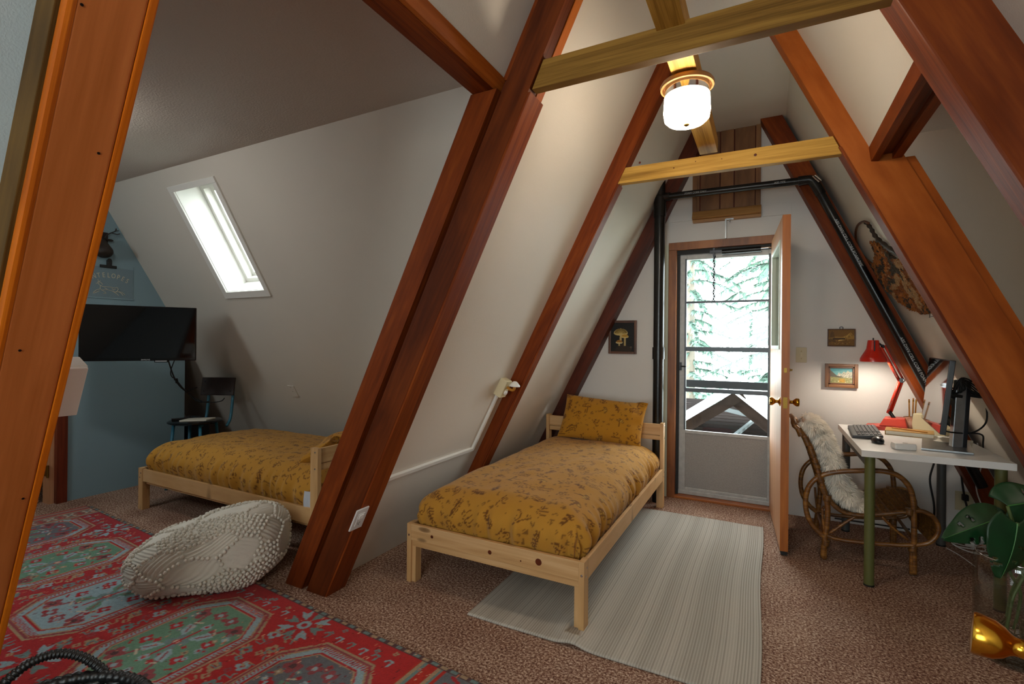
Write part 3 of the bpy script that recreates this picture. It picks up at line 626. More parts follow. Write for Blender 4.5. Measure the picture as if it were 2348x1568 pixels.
# ------------------------------------------------------------------ beds
def bed(root):
    """twin pine bed, local: x across 0..1.03 (left to right), y from foot 0 to head 1.99"""
    o = root.location
    def P(name, geo, mat='pine', parent=root, **k):
        v, f = geo
        return obj(name, ([(p[0]+o.x, p[1]+o.y, p[2]+o.z) for p in v], f), mat, parent, **k)
    BW, BL = 1.03, 1.99
    for x0, x1 in ((0, 0.028), (BW-0.028, BW)):
        P('leg', merge(box(x0, x1, 0, 0.062, 0, 0.322), box(x0+(0.028 if x0 == 0 else -0.024), x1+(0.024 if x0 == 0 else -0.028), 0.012, 0.062, 0, 0.232)), bevel=0.002, grain=(0, 0, 1))
        P('head_post', merge(box(x0, x1, BL-0.062, BL, 0, 0.685), box(x0+(0.028 if x0 == 0 else -0.024), x1+(0.024 if x0 == 0 else -0.028), BL-0.062, BL-0.012, 0, 0.30)), bevel=0.002, grain=(0, 0, 1))
    fr = P('foot_rail', box(0.028, BW-0.028, 0.0, 0.022, 0.232, 0.322), bevel=0.003, grain=(1, 0, 0))
    P('foot_batten', box(0.028, BW-0.028, 0.010, 0.040, 0.198, 0.232), bevel=0.003, grain=(1, 0, 0))
    for x0 in (0.0, BW-0.024):
        s = P('side_rail', box(x0+(0.002), x0+0.022, 0.062, BL-0.062, 0.222, 0.318), bevel=0.003, grain=(0, 1, 0))
    P('side_batten', box(0.024, 0.05, 0.07, BL-0.07, 0.20, 0.235), grain=(0, 1, 0)); P('side_batten', box(BW-0.05, BW-0.024, 0.07, BL-0.07, 0.20, 0.235), grain=(0, 1, 0))
    P('head_board', box(0.028, BW-0.028, BL-0.05, BL-0.028, 0.585, 0.675), bevel=0.004, grain=(1, 0, 0))
    P('head_board', box(0.028, BW-0.028, BL-0.044, BL-0.020, 0.545, 0.582), bevel=0.004, grain=(1, 0, 0))
    for k in range(13):
        y = 0.12 + k*0.145; P('slat', box(0.03, BW-0.03, y, y+0.065, 0.235, 0.250), grain=(1, 0, 0))
    bl = []
    for x, n in ((0.0, (-1, 0, 0)), (BW, (1, 0, 0))):
        for y in (0.03, BL-0.03):
            for z in ((0.285, 0.25) if y < 1 else (0.66, 0.56, 0.285, 0.25)): bl.append(lathe([(0.006, 0), (0.006, 0.002), (0.002, 0.003)], (x, y+(0.008 if z > .28 else -0.006), z), 10, n))
    for x in (0.015, BW-0.012): bl.append(lathe([(0.006, 0), (0.006, 0.002), (0.002, 0.003)], (x, 0, 0.26), 10, (0, -1, 0)))
    [P('bolt', q, 'chrome') for q in bl]
    kn = [lathe([(r, 0), (r*0.5, 0.0006)], (x, 0.0, z), 12, (0, -1, 0)) for x, z, r in ((0.17, 0.277, 0.009), (0.53, 0.268, 0.011), (0.80, 0.277, 0.017), (0.705, 0.262, 0.004))]
    [P('knot', q, 'beam_dark', fr) for q in kn]
bB = Vector((-1.762, 2.147, 0))
bedB = thing('bed_frame', bB, 'pine twin bed frame beside the open door, standing on the grey rug', 'bed', 'pine bed frames'); bed(bedB)
bedA = copy_tree(bedB); bedA['label'] = 'pine twin bed frame in the left alcove below the skylight'
bedA.rotation_euler = (0, 0, -math.pi/2); bedA.location = (-4.355, 3.085, 0)   # foot towards the blue wall, near side at y = 2.055

# ---- printed cotton: brown line drawings on ochre
CELL = 0.0045
def ink_motifs(cv, n_big, n_small, seed):
    rg = random.Random(seed); ink = hexc('#6b431a'); ink2 = hexc('#7d5522')
    def stroke(pts, w=0.0045, c=ink): cv.line(pts, w, c)
    def T(x, y, a, s): return lambda p: (x + s*(p[0]*math.cos(a)-p[1]*math.sin(a)), y + s*(p[0]*math.sin(a)+p[1]*math.cos(a)))
    def arc(cx, cy, rx, ry, a0, a1, n=9): return [(cx+rx*math.cos(a0+(a1-a0)*i/n), cy+ry*math.sin(a0+(a1-a0)*i/n)) for i in range(n+1)]
    placed = []
    def spot(d):
        for _ in range(60):
            x, y = rg.uniform(0.02, cv.w-0.02), rg.uniform(0.02, cv.h-0.02)
            if all((x-a)**2+(y-b)**2 > (d+e)**2 for a, b, e in placed): placed.append((x, y, d)); return x, y
        return None
    for i in range(n_big):
        q = spot(0.048)
        if not q: continue
        t = T(q[0], q[1], rg.uniform(0, 6.28) if rg.random() < 0.5 else rg.choice((0, 0.3, -0.3, 1.57, -1.2)), rg.uniform(0.8, 1.15)); k = rg.randrange(6)
        if k == 0:      # capped mushroom with gills
            stroke([t(p) for p in arc(0, 0.01, 0.035, 0.028, 0, math.pi)]); stroke([t((-0.035, 0.01)), t((0.035, 0.01))])
            for j in range(5): stroke([t((-0.024+0.012*j, 0.012)), t((-0.012+0.006*j, 0.03))], 0.0035)
            stroke([t((-0.008, 0.01)), t((-0.006, -0.04))]); stroke([t((0.008, 0.01)), t((0.008, -0.04))])
        elif k == 1:    # fern
            stroke([t((0, -0.045)), t((0.004, 0.045))])
            for j in range(7):
                yy = -0.035+0.012*j; l = 0.022-0.0022*j
                stroke([t((0, yy)), t((l, yy+0.012))], 0.006); stroke([t((0, yy)), t((-l, yy+0.012))], 0.006)
        elif k == 2:    # fly agaric, filled cap
            cv.poly([t(p) for p in arc(0, 0.0, 0.032, 0.030, 0, math.pi)], ink2); stroke([t((0, 0)), t((0.004, -0.045))], 0.007)
            for p in ((-0.012, 0.012), (0.01, 0.016), (0.0, 0.006), (0.018, 0.006)): c_ = t(p); cv.ell(c_[0], c_[1], 0.005, 0.005, '#b98f3a')
        elif k == 3:    # truck-like cluster of logs
            stroke([t(p) for p in ((-0.05, 0), (-0.045, 0.018), (-0.02, 0.022), (0.0, 0.03), (0.03, 0.022), (0.05, 0.016), (0.05, -0.006), (-0.05, -0.006), (-0.05, 0))])
            for p in ((-0.03, -0.01), (0.03, -0.01)): stroke([t(z) for z in arc(p[0], p[1], 0.010, 0.010, 0, 6.28)])
            stroke([t((-0.03, 0.01)), t((0.03, 0.008))]); stroke([t((-0.02, 0.03)), t((0.02, 0.038))])
        elif k == 4:    # snail shell
            stroke([t((0.004*a*math.cos(a), 0.004*a*math.sin(a))) for a in np.linspace(0.5, 7.5, 18)]); stroke([t((-0.03, -0.028)), t((0.05, -0.03))], 0.006); stroke([t((0.05, -0.03)), t((0.055, -0.008))])
        else:           # thin tall mushrooms
            for dx_, hh in ((-0.02, 0.03), (0.0, 0.045), (0.022, 0.025)):
                stroke([t((dx_, -0.035)), t((dx_*1.3, hh-0.02))]); stroke([t(p) for p in arc(dx_*1.3, hh-0.02, 0.013, 0.016, 0, math.pi)]); stroke([t((dx_*1.3-0.013, hh-0.02)), t((dx_*1.3+0.013, hh-0.02))])
    for i in range(n_small):
        q = spot(0.016)
        if not q: continue
        t = T(q[0], q[1], rg.uniform(0, 6.28), rg.uniform(0.8, 1.2)); k = rg.randrange(3)
        if k == 0:
            for a in (-0.9, -0.3, 0.3, 0.9): stroke([t((0, -0.01)), t((0.018*math.sin(a), -0.01+0.022*math.cos(a)))], 0.0045, ink2)
        elif k == 1: stroke([t((0, -0.012)), t((0, 0.012))], 0.0045, ink2); stroke([t((0, 0)), t((0.01, 0.012))], 0.0045, ink2)
        else: c_ = t((0, 0)); cv.ell(c_[0], c_[1], 0.004, 0.004, ink2)
OCHRE = '#b27f2e'
def drape(s, flat, r, drop):
    """distance along the cloth from the middle -> (outward, downward)"""
    a = abs(s); sg = 1 if s >= 0 else -1
    if a <= flat: return sg*a, 0.0
    q = (a-flat)/r
    if q <= math.pi/2: return sg*(flat + r*math.sin(q)), r*(1-math.cos(q))
    return sg*(flat + r), r + (a-flat-r*math.pi/2)
def duvet_geo():
    """cover over the mattress, local like the bed; returns verts, faces, canvas coords"""
    hw, hl = 0.480, 0.955; r = 0.15; dr = 0.055
    fw, fl = hw-r, hl-r; aw = fw + r*math.pi/2 + dr; al = fl + r*math.pi/2 + dr
    nu = int(2*aw/0.0065); nv = int(2*al/0.0065)
    V = []; UV = []
    for j in range(nv):
        t = -al + 2*al*j/(nv-1); oy, dy = drape(t, fl, r, dr)
        for i in range(nu):
            s = -aw + 2*aw*i/(nu-1); ox, dx_ = drape(s, fw, r, dr)
            d = (dx_**3 + dy**3)**(1/3); over = max(0.0, dx_+dy-d)
            k = min(1.0, d/0.20); d = min(d, 0.205)
            x, y = ox, oy
            # corners are pulled in
            if dx_ > 0 and dy > 0:
                c = min(dx_, dy)/(r+dr); x *= 1-0.07*c; y *= 1-0.035*c
            w = 0.0
            if k > 0.15:                                     # gathers on the sides
                arc_ = (s if abs(oy) > fl and dy > dx_ else t)
                w = (0.013*math.sin(arc_*33+2.6*math.sin(arc_*7)+1.5*math.sin(arc_*3.1)) + 0.009*math.sin(arc_*71+1.3+2*math.sin(arc_*11)))*min(1, (k-0.15)*1.6)*(0.45+0.9*abs(math.sin(arc_*2.3+0.7)))*(1-0.55*max(0, k-0.6)/0.4)
            n_ = Vector((ox/hw*min(1, dx_*8), oy/hl*min(1, dy*8), 0.25)).normalized()
            pz = 0.503 + 0.035*(1-(abs(s)/aw)**2.2)*(1-(abs(t)/al)**3) - d
            pz += 0.012*noise.noise(Vector((x*4, y*3, 1.3))) + 0.006*noise.noise(Vector((x*11, y*7, 4.3)))*(1-k*0.5)
            pz += 0.018*max(0, -oy/hl)*0  # level to the head
            puff = 0.022*math.sin(math.pi*min(1.0, k))
            V.append((0.515 + x + n_.x*(w+puff), 0.995 + y + n_.y*(w+puff), pz + n_.z*w)); UV.append((s+aw, t+al))
    F = [(j*nu+i, j*nu+i+1, (j+1)*nu+i+1, (j+1)*nu+i) for j in range(nv-1) for i in range(nu-1)]
    return V, F, np.array(UV), 2*aw, 2*al
V, F, UVd, dw, dl = duvet_geo()
cv = Canvas(dw, dl, CELL, OCHRE); ink_motifs(cv, 230, 520, 5)
dv = obj('duvet', ([(p[0]+bB.x, p[1]+bB.y, p[2]) for p in V], F), 'printed_cotton', smooth=True, tag=('ochre bed cover with brown mushroom print, tucked round the bed by the door', 'bed cover', 'ochre printed bed covers'))
paint_mesh(dv, cv.sample(UVd[:, 0], UVd[:, 1]))
dvA = dv.copy(); COL.objects.link(dvA); dvA['label'] = 'ochre bed cover with brown mushroom print on the bed under the skylight'
RA = Matrix.Translation(bedA.location) @ Matrix.Rotation(-math.pi/2, 4, 'Z') @ Matrix.Translation(-bB)
dvA.matrix_world = RA
def mattress_geo():
    v, f = box(0.065, 0.965, 0.07, 1.92, 0.252, 0.405); return [(p[0]+bB.x, p[1]+bB.y, p[2]) for p in v], f
mt = obj('mattress', mattress_geo(), 'mattress_white', bevel=0.035, seg=3, tag=('white mattress under the ochre cover of the bed by the door', 'mattress', 'twin mattresses'))
mtA = mt.copy(); COL.objects.link(mtA); mtA['label'] = 'white mattress under the ochre cover in the left alcove'; mtA.matrix_world = RA
# pillow
def pillow_geo(wd, hg, th, nu=90, nv=60):
    V, UV = [], []
    for side in (1, -1):
        for j in range(nv):
            for i in range(nu):
                u, v = -1+2*i/(nu-1), -1+2*j/(nv-1)
                e = (1-abs(u)**3.2)**0.55*(1-abs(v)**2.6)**0.55 if abs(u) < 1 and abs(v) < 1 else 0
                pin = 1-0.05*(1-abs(u)**2)*abs(v)**4
                x = u*wd/2*(1-0.045*(1-v*v)*abs(u)**3); y = v*hg/2*(1-0.07*(1-u*u)*abs(v)**3)
                z = side*(th/2*e + 0.003*e) + 0.006*noise.noise(Vector((u*3, v*3, side*2.1)))*min(1, e*3) + 0.010*noise.noise(Vector((u*1.5+5, v*1.7, 0.5)))
                # crease at the right end
                if u > 0.72: z -= 0.02*math.sin((u-0.72)*11)*side*(0.4+0.6*v)
                V.append((x, y, z)); UV.append((x+wd/2, y+hg/2))
    F = []
    for s in (0, 1):
        o = s*nu*nv
        for j in range(nv-1):
            for i in range(nu-1):
                q = (o+j*nu+i, o+j*nu+i+1, o+(j+1)*nu+i+1, o+(j+1)*nu+i); F.append(q if s == 0 else q[::-1])
    return V, F, np.array(UV)
V, F, UVp = pillow_geo(0.71, 0.39, 0.16)
cvp = Canvas(0.73, 0.41, 0.004, '#b07a22'); ink_motifs(cvp, 26, 40, 9)
MP = Matrix.Translation((-1.22, 3.99, 0.685)) @ Matrix.Rotation(math.radians(3), 4, 'Y') @ Matrix.Rotation(math.radians(62), 4, 'X')
po = obj('pillow', ([MP @ Vector(p) for p in V], F), 'printed_cotton', smooth=True, tag=('ochre printed pillow propped against the head of the bed by the door', 'pillow', 'ochre printed pillows'))
paint_mesh(po, cvp.sample(UVp[:, 0], UVp[:, 1]))
# pillow of the left bed, lying against its head at the rafter
poA = po.copy(); COL.objects.link(poA); poA['label'] = 'ochre printed pillow on the left bed, half hidden by the big rafter'
MA = Matrix.Translation((-2.60, 2.57, 0.60)) @ Matrix.Rotation(-math.pi/2, 4, 'Z') @ Matrix.Rotation(math.radians(32), 4, 'X')
poA.matrix_world = MA @ MP.inverted()
# loose white sheet corner seen at the head of the left bed
sv, sf = grid_mesh(14, 10, lambda a, b: (-2.50+0.16*a, 2.075-0.008*math.sin(b*3.1)*1.0-0.004*math.sin(a*17), 0.27+0.14*b))
obj('sheet', merge((sv, sf)), 'sheet_white', smooth=True, tag=('pale sheet hanging at the head end of the left bed', 'sheet'))

# ------------------------------------------------------------------ rugs
# grey flatweave runner
def rugB():
    x0, x1, y0, y1 = -1.28, -0.012, 2.018, 3.985
    nx, ny = 320, 120; V = []; cols = []
    rg = random.Random(3); stripes = {}
    for j in range(ny):
        b = j/(ny-1)
        for i in range(nx):
            a = i/(nx-1); x = x0+(x1-x0)*a; y = y0+(y1-y0)*b
            x += 0.006*math.sin(b*9)*a
            z = 0.010 + 0.0015*noise.noise(Vector((x*4, y*3, 0)))
            # ruck under the bed leg
            d = (x+0.80) + 0.55*(y-2.13); z += 0.022*math.exp(-(d/0.055)**2)*math.exp(-((y-2.12)/0.16)**2)
            if y > 2.10 and y < 2.26 and -0.80 < x < -0.70: z = 0.010
            V.append((x, y, z))
    F = [(j*nx+i, j*nx+i+1, (j+1)*nx+i+1, (j+1)*nx+i) for j in range(ny-1) for i in range(nx-1)]
    # hem thickness
    return V, F, nx, ny
V, F, nx, ny = rugB()
rgB = obj('flatweave_rug', (V, F), 'flatweave', smooth=True, tag=('grey and cream striped flatweave rug beside and under the right bed', 'rug'))
md = rgB.modifiers.new('thick', 'SOLIDIFY'); md.thickness = 0.008; md.offset = -1
rg = random.Random(5); base = hexc('#aca59a'); dark = hexc('#989085'); lite = hexc('#beb7ac'); line_cols = []
ph = 0
for i in range(nx):
    q = rg.random(); band = 0.5+0.5*math.sin(i*0.11+1.5*math.sin(i*0.031))
    c = np.array(base)*(0.88+0.2*band)
    if i % 3 == 0: c = np.array(lite)*(0.95+0.1*band)
    elif i % 3 == 1 and q < 0.6: c = np.array(dark)
    line_cols.append(c)
paint_mesh(rgB, np.tile(np.array(line_cols), (ny, 1)))
# red oriental runner
ang = math.radians(-4.1); RL, RW = 4.35, 1.0
ex = Vector((math.cos(ang), math.sin(ang), 0)); ey = Vector((-math.sin(ang), math.cos(ang), 0))
RO = Vector((-4.75, 1.905, 0)) - ey*RW
cv = Canvas(RL, RW, 0.0055, '#a8242a')
red, teal, ltb, grn, gry, tan, crm, drk, ros = '#a8242a', '#6b8280', '#8ea3aa', '#648871', '#65666b', '#a3886a', '#c0b09a', '#54383a', '#8f4246'
# abrash: the field shifts from rose to bright red along the length
tcol = np.linspace(0, 1, cv.nx)[None, :, None]
cv.a[:] = (np.array(hexc('#9c3138'))*(1-tcol) + np.array(hexc('#b41c18'))*tcol)
rgn = random.Random(21)
def rosette(x, y, s, c1=teal, c2=ltb):
    for k in range(8):
        a = k*math.pi/4; c, sn = math.cos(a), math.sin(a); L_ = s*(1.0 if k % 2 == 0 else 1.05)
        def q(u, v): return (x+u*c-v*sn, y+u*sn+v*c)
        cc = c1 if k % 2 == 0 else c2
        cv.poly([q(0.35*L_, 0), q(0.62*L_, 0.16*L_), q(L_, 0.22*L_), q(0.80*L_, 0.0), q(L_, -0.22*L_), q(0.62*L_, -0.16*L_)], cc)
    cv.ell(x, y, s*0.28, s*0.28, c2); cv.ell(x, y, s*0.12, s*0.12, red)
def flower(x, y, s, c1, c2):
    for k in range(4):
        a = k*math.pi/2+0.4; cv.ell(x+s*0.7*math.cos(a), y+s*0.7*math.sin(a), s*0.5, s*0.5, c1)
    cv.ell(x, y, s*0.42, s*0.42, c2)
def hook(x, y, s, dx_, dy_, c):
    cv.line([(x, y), (x+dx_*s, y+dy_*s), (x+dx_*s-dy_*s*0.7, y+dy_*s+dx_*s*0.7), (x+dx_*s*0.4-dy_*s*0.9, y+dy_*s*0.4+dx_*s*0.9)], 0.009, c)
def hexa(x, y, hx_, hy_, cut): return [(x-hx_, y-hy_+cut), (x-hx_+cut*0.8, y-hy_), (x+hx_-cut*0.8, y-hy_), (x+hx_, y-hy_+cut), (x+hx_, y+hy_-cut), (x+hx_-cut*0.8, y+hy_), (x-hx_+cut*0.8, y+hy_), (x-hx_, y+hy_-cut)]
def medallion(x, y, fill):
    HX_, HY_ = 0.265, 0.355
    for k in range(7):      # small hooks round the outside
        t = -0.28+0.56*k/6
        for sgn in (-1, 1):
            hook(x+sgn*(HX_+0.022), y+t, 0.030, sgn, 0, teal if k % 2 else tan); 
    for k in range(6):
        t = -0.19+0.38*k/5
        for sgn in (-1, 1): hook(x+t, y+sgn*(HY_+0.016), 0.032, 0.2, sgn, ltb if k % 2 else teal)
    cv.poly(hexa(x, y, HX_, HY_, 0.15), tan); cv.poly(hexa(x, y, HX_-0.008, HY_-0.010, 0.15), ros)
    cv.poly(hexa(x, y, HX_-0.020, HY_-0.022, 0.145), tan); cv.poly(hexa(x, y, HX_-0.026, HY_-0.030, 0.145), ltb)
    for k in range(26):     # saw-tooth ring
        t = -0.19+0.38*k/25
        for sgn in (-1, 1):
            yy = y+sgn*(HY_-0.05); cv.line([(x+t-0.004, yy), (x+t+0.004, yy+sgn*0.022)], 0.007, red)
    for k in range(30):
        t = -0.22+0.44*k/29
        for sgn in (-1, 1):
            xx = x+sgn*(HX_-0.042); cv.line([(xx, y+t), (xx+sgn*0.016, y+t+0.006)], 0.006, red)
    cv.poly(hexa(x, y, HX_-0.050, HY_-0.062, 0.13), red); cv.poly(hexa(x, y, HX_-0.060, HY_-0.070, 0.12), tan)
    cv.poly(hexa(x, y, HX_-0.068, HY_-0.078, 0.115), fill)
    # leaves, stems and flowers inside
    for sx in (-1, 1):
        for sy in (-1, 1):
            cv.line([(x, y), (x+sx*0.06, y+sy*0.07), (x+sx*0.10, y+sy*0.17)], 0.014, ros)
            flower(x+sx*0.135, y+sy*0.175, 0.036, ros, drk); flower(x+sx*0.135, y+sy*0.06, 0.026, red, ltb)
            flower(x+sx*0.045, y+sy*0.21, 0.030, ros, ltb); cv.line([(x+sx*0.05, y+sy*0.135), (x+sx*0.085, y+sy*0.115)], 0.009, crm)
            cv.line([(x+sx*0.16, y+sy*0.115), (x+sx*0.18, y+sy*0.10)], 0.009, red)
    for q_ in range(26):
        u_, v_ = rgn.uniform(-0.17, 0.17), rgn.uniform(-0.25, 0.25); flower(x+u_, y+v_, rgn.uniform(0.010, 0.018), rgn.choice((ros, ltb, teal, red, tan)), rgn.choice((red, drk, crm)))
    for sy in (-1, 1):
        for sx in (-1, 1): cv.poly([(x+sx*0.02, y+sy*0.03), (x+sx*0.075, y+sy*0.05), (x+sx*0.10, y+sy*0.10), (x+sx*0.05, y+sy*0.11)], ltb if fill == grn else grn); cv.line([(x+sx*0.045, y+sy*0.055), (x+sx*0.075, y+sy*0.095)], 0.008, ros)
    flower(x, y, 0.045, teal if fill != teal else ltb, red); cv.ell(x, y, 0.014, 0.014, crm)
    for sy in (-1, 1): cv.line([(x, y), (x, y+sy*0.15)], 0.010, red); flower(x, y+sy*0.125, 0.020, ltb, red)
end0, end1 = 0.24, 3.50                    # field between the end borders
cx = 1.09; fills = [gry, grn, ltb, grn, gry, ltb]
xs = [0.45, 1.09-0.0, 1.80, 2.53, 3.20]
xs = [0.42, 1.10, 1.80, 2.52, 3.22]
for x in xs[:-1]: pass
for k in range(len(xs)):
    if k: 
        mid = (xs[k]+xs[k-1])/2
        for yy in (0.12, 0.88): rosette(mid, yy, 0.115)
        for q_ in range(9):
            yy = 0.24+0.065*q_
            flower(mid+(0.045 if q_ % 2 else -0.045), yy, 0.026, (teal, tan, ltb)[q_ % 3], red); flower(mid+(-0.02 if q_ % 2 else 0.02), yy+0.02, 0.016, (tan, ros, teal)[q_ % 3], red)
            cv.line([(mid-0.075, yy), (mid-0.06, yy+0.02), (mid-0.075, yy+0.03)], 0.007, tan); cv.line([(mid+0.075, yy), (mid+0.06, yy+0.02), (mid+0.075, yy+0.03)], 0.007, teal)
for k, x in enumerate(xs): medallion(x, 0.5, fills[k])
for _ in range(40): flower(rgn.uniform(0.3, 3.4), rgn.choice((rgn.uniform(0.05, 0.1), rgn.uniform(0.9, 0.95))), 0.012, rgn.choice((teal, tan)), red)
# end borders
for e0, e1, sg in ((0.0, 0.24, -1), (3.50, 4.35, 1)):
    cv.rect(e0, e1, 0, RW, '#a3403c' if sg < 0 else '#b02a1c')
    for xb in ((0.225, 0.10, 0.035) if sg < 0 else (3.52, 3.60, 3.86, 3.93)):
        cv.rect(xb-0.008, xb+0.008, 0, RW, tan); cv.rect(xb+0.010, xb+0.022, 0, RW, teal)
    x0_, x1_ = (0.115, 0.215) if sg < 0 else (3.63, 3.85)
    for k in range(9):
        yy = 0.06+k*0.11
        cv.rect(x0_+0.006, x1_-0.006, yy-0.045, yy+0.045, '#8d5a52' if sg < 0 else gry); xm = (x0_+x1_)/2
        for a in range(4):
            cv.line([(xm, yy), (xm+0.09*(x1_-x0_)/0.22*math.cos(a*1.57+0.78), yy+0.034*math.sin(a*1.57+0.78))], 0.016, crm if sg < 0 else red)
        flower(xm, yy, 0.016, teal, tan)
# barber-pole edges
for yy in (0.0, RW-0.022):
    cv.rect(0, RL, yy, yy+0.022, drk)
    for k in range(int(RL/0.05)): cv.rect(k*0.05, k*0.05+0.032, yy+0.004, yy+0.020, teal if k % 2 else tan)
# wear: single worn knots and lines of exposed warp
for _ in range(1500):
    x, y = rgn.uniform(0, RL), rgn.uniform(0, RW); cv.line([(x, y), (x+rgn.uniform(-0.004, 0.004), y+rgn.uniform(0.004, 0.02))], 0.003, rgn.choice(('#c8745a', '#d8a080', '#701a1c')))
wear = RNG.random((cv.ny, cv.nx, 1)); cv.a *= (0.86+0.28*wear)
nx, ny = cv.nx, cv.ny
gx, gy = np.meshgrid(np.linspace(0, RL, nx), np.linspace(0, RW, ny))
V = []
for j in range(ny):
    for i in range(nx):
        a, b_ = gx[j, i], gy[j, i]; p = RO + ex*a + ey*b_
        V.append((p.x, p.y, 0.009 + 0.002*math.sin(a*5+b_*3)))
F = [(j*nx+i, j*nx+i+1, (j+1)*nx+i+1, (j+1)*nx+i) for j in range(ny-1) for i in range(nx-1)]
# leave out what lies wholly outside the view (beyond 3.95 m)
rr = obj('oriental_runner', (V, F), 'oriental_wool', smooth=True, tag=('worn red oriental runner with hexagonal medallions on the carpet at the lower left', 'rug'))
paint_mesh(rr, cv.a.reshape(-1, 3))
# ------------------------------------------------------------------ pouf
pc = Vector((-2.735, 1.660, 0)); 
def pouf_pt(th, ph):
    """th around, ph -90..90"""
    c, s = math.cos(th), math.sin(th)
    cc_, ss_ = math.copysign(abs(c)**0.82, c), math.copysign(abs(s)**0.82, s)
    # long axis towards lower right of the rug: rotate
    a, b_ = 0.385, 0.325; rot = math.radians(38)
    e = 2.9
    cp = abs(math.cos(ph))**(2/e if ph > 0 else 0.62); sp = math.copysign(abs(math.sin(ph))**(2/e), math.sin(ph))
    x, y = a*cp*cc_, b_*cp*ss_
    hgt = 0.172 + 0.044*(x/a) - 0.010*(y/b_)
    z = hgt*(1+sp)
    z += 0.028*cp*noise.noise(Vector((c*1.6+3, s*1.6, ph*1.2)))
    # a fold across the near left
    z -= 0.012*math.exp(-((x/a+0.25+0.5*y/b_)/0.20)**2)*max(0, sp)*(0.3+0.7*cp)
    z = max(0.012, z)
    X = x*math.cos(rot)-y*math.sin(rot); Y = x*math.sin(rot)+y*math.cos(rot)
    return Vector((pc.x+X, pc.y+Y, z))
NT, NP = 260, 130
pv, pf = [], []
cells = []
rg = random.Random(8)
for i in range(54):
    z = 1-2*(i+0.5)/54; t = i*2.399963+0.4; r_ = math.sqrt(1-z*z); cells.append((Vector((r_*math.cos(t), r_*math.sin(t), z)), rg.uniform(0, math.pi), rg.random() < 0.42))
def cell_of(th, ph):
    d = Vector((math.cos(ph)*math.cos(th), math.cos(ph)*math.sin(th), math.sin(ph)))
    q = sorted(((c[0]-d).length, i) for i, c in enumerate(cells)); return q[0][1], q[1][0]-q[0][0], d
for j in range(NP):
    ph = -math.pi/2+math.pi*j/(NP-1)
    for i in range(NT):
        th = 2*math.pi*i/NT; p = pouf_pt(th, ph); k, bd, d = cell_of(th, ph)
        c = cells[k]; t1 = c[0].orthogonal().normalized(); t2 = c[0].cross(t1); w = (d.dot(t1)*math.cos(c[1])+d.dot(t2)*math.sin(c[1]))
        n_ = (p-Vector((pc.x, pc.y, 0.16))).normalized()
        pv.append(p + n_*(0.0055*math.sin(w*88)*min(1, bd*14) - 0.006*math.exp(-(bd/0.03)**2)))
for j in range(NP-1):
    for i in range(NT): pf.append((j*NT+i, j*NT+(i+1) % NT, (j+1)*NT+(i+1) % NT, (j+1)*NT+i))
po_ = thing('pouf', pc, 'cream knitted floor pouf with rows of wool bobbles, on the red rug', 'pouf')
obj('cover', (pv, pf), 'pouf_cotton', po_, smooth=True)
bob = []
iv, if_ = ball((0, 0, 0), 1.0, 7, 5)
ph = -1.45; hsh = {}
while ph < 1.55:
    n = max(4, int(max(0.05, math.cos(ph))*2.4/0.010))
    for i in range(n):
        th = 2*math.pi*(i+rg.random()*0.3)/n; k, bd, d = cell_of(th, ph)
        if not (bd < 0.045 or cells[k][2]): continue
        p = pouf_pt(th, ph)
        if p.z < 0.0125 and ph < -0.9: continue
        key = (int(p.x/0.024), int(p.y/0.024), int(p.z/0.024))
        if any((p-q).length < 0.0200 for a in (-1, 0, 1) for b_ in (-1, 0, 1) for c in (-1, 0, 1) for q in hsh.get((key[0]+a, key[1]+b_, key[2]+c), ())): continue
        hsh.setdefault(key, []).append(p)
        n_ = (p-Vector((pc.x, pc.y, 0.12))).normalized(); r = rg.uniform(0.0088, 0.0105); q = p+n_*0.005
        q.z = max(q.z, r+0.011)
        bob.append(([(q.x+a*r, q.y+b_*r, q.z+c*r) for a, b_, c in iv], if_))
    ph += 0.022
bo = obj('bobbles', merge(*bob), 'pouf_cotton', po_, smooth=True); bo['kind'] = 'stuff'

# ------------------------------------------------------------------ black basket in the near left corner
bc = Vector((-1.600, 0.535, 0.012)); bk = thing('basket', bc, 'black woven basket with rope handles in the bottom left corner', 'basket')
def brad(z): return 0.175+0.055*math.sin(min(1, z/0.33)*1.7)
rings = []
nr = 22
for j in range(nr):
    z = 0.02+0.30*j/(nr-1); r = brad(z)
    for q in (0,):
        path = [(bc.x+(r+0.009*math.sin(26*a+(j % 2)*math.pi))*math.cos(a), bc.y+(r+0.009*math.sin(26*a+(j % 2)*math.pi))*math.sin(a), z) for a in np.linspace(0, 2*math.pi, 104, endpoint=False)]
        rings.append(tube(path, 0.0098, 6, closed=True))
parts('weave_ring', rings, 'basket_black', bk, smooth=True)
parts('stake', [tube([(bc.x+brad(z)*math.cos(a), bc.y+brad(z)*math.sin(a), z) for z in (0.01, 0.10, 0.20, 0.33)], 0.006, 5) for a in np.linspace(0, 2*math.pi, 26, endpoint=False)], 'basket_black', bk)
obj('base', lathe([(0.0001, 0.0), (0.19, 0.0), (0.19, 0.012), (0.0001, 0.014)], bc, 32), 'basket_black', bk)
def wrapped(path, r, turns):
    m = len(path); T = smooth_path(path, 1); core = tube(path, [r*(1+0.10*math.sin(2*math.pi*turns*i/m)) for i in range(m)], 10); return core
rim = [(bc.x+0.232*math.cos(a), bc.y+0.232*math.sin(a), 0.335+0.004*math.sin(3*a)) for a in np.linspace(0, 2*math.pi, 260, endpoint=False)]
obj('rim', tube(rim, [0.0155*(1+0.13*math.sin(2*math.pi*i/4.0)) for i in range(260)], 10, closed=True), 'basket_black', bk, smooth=True)
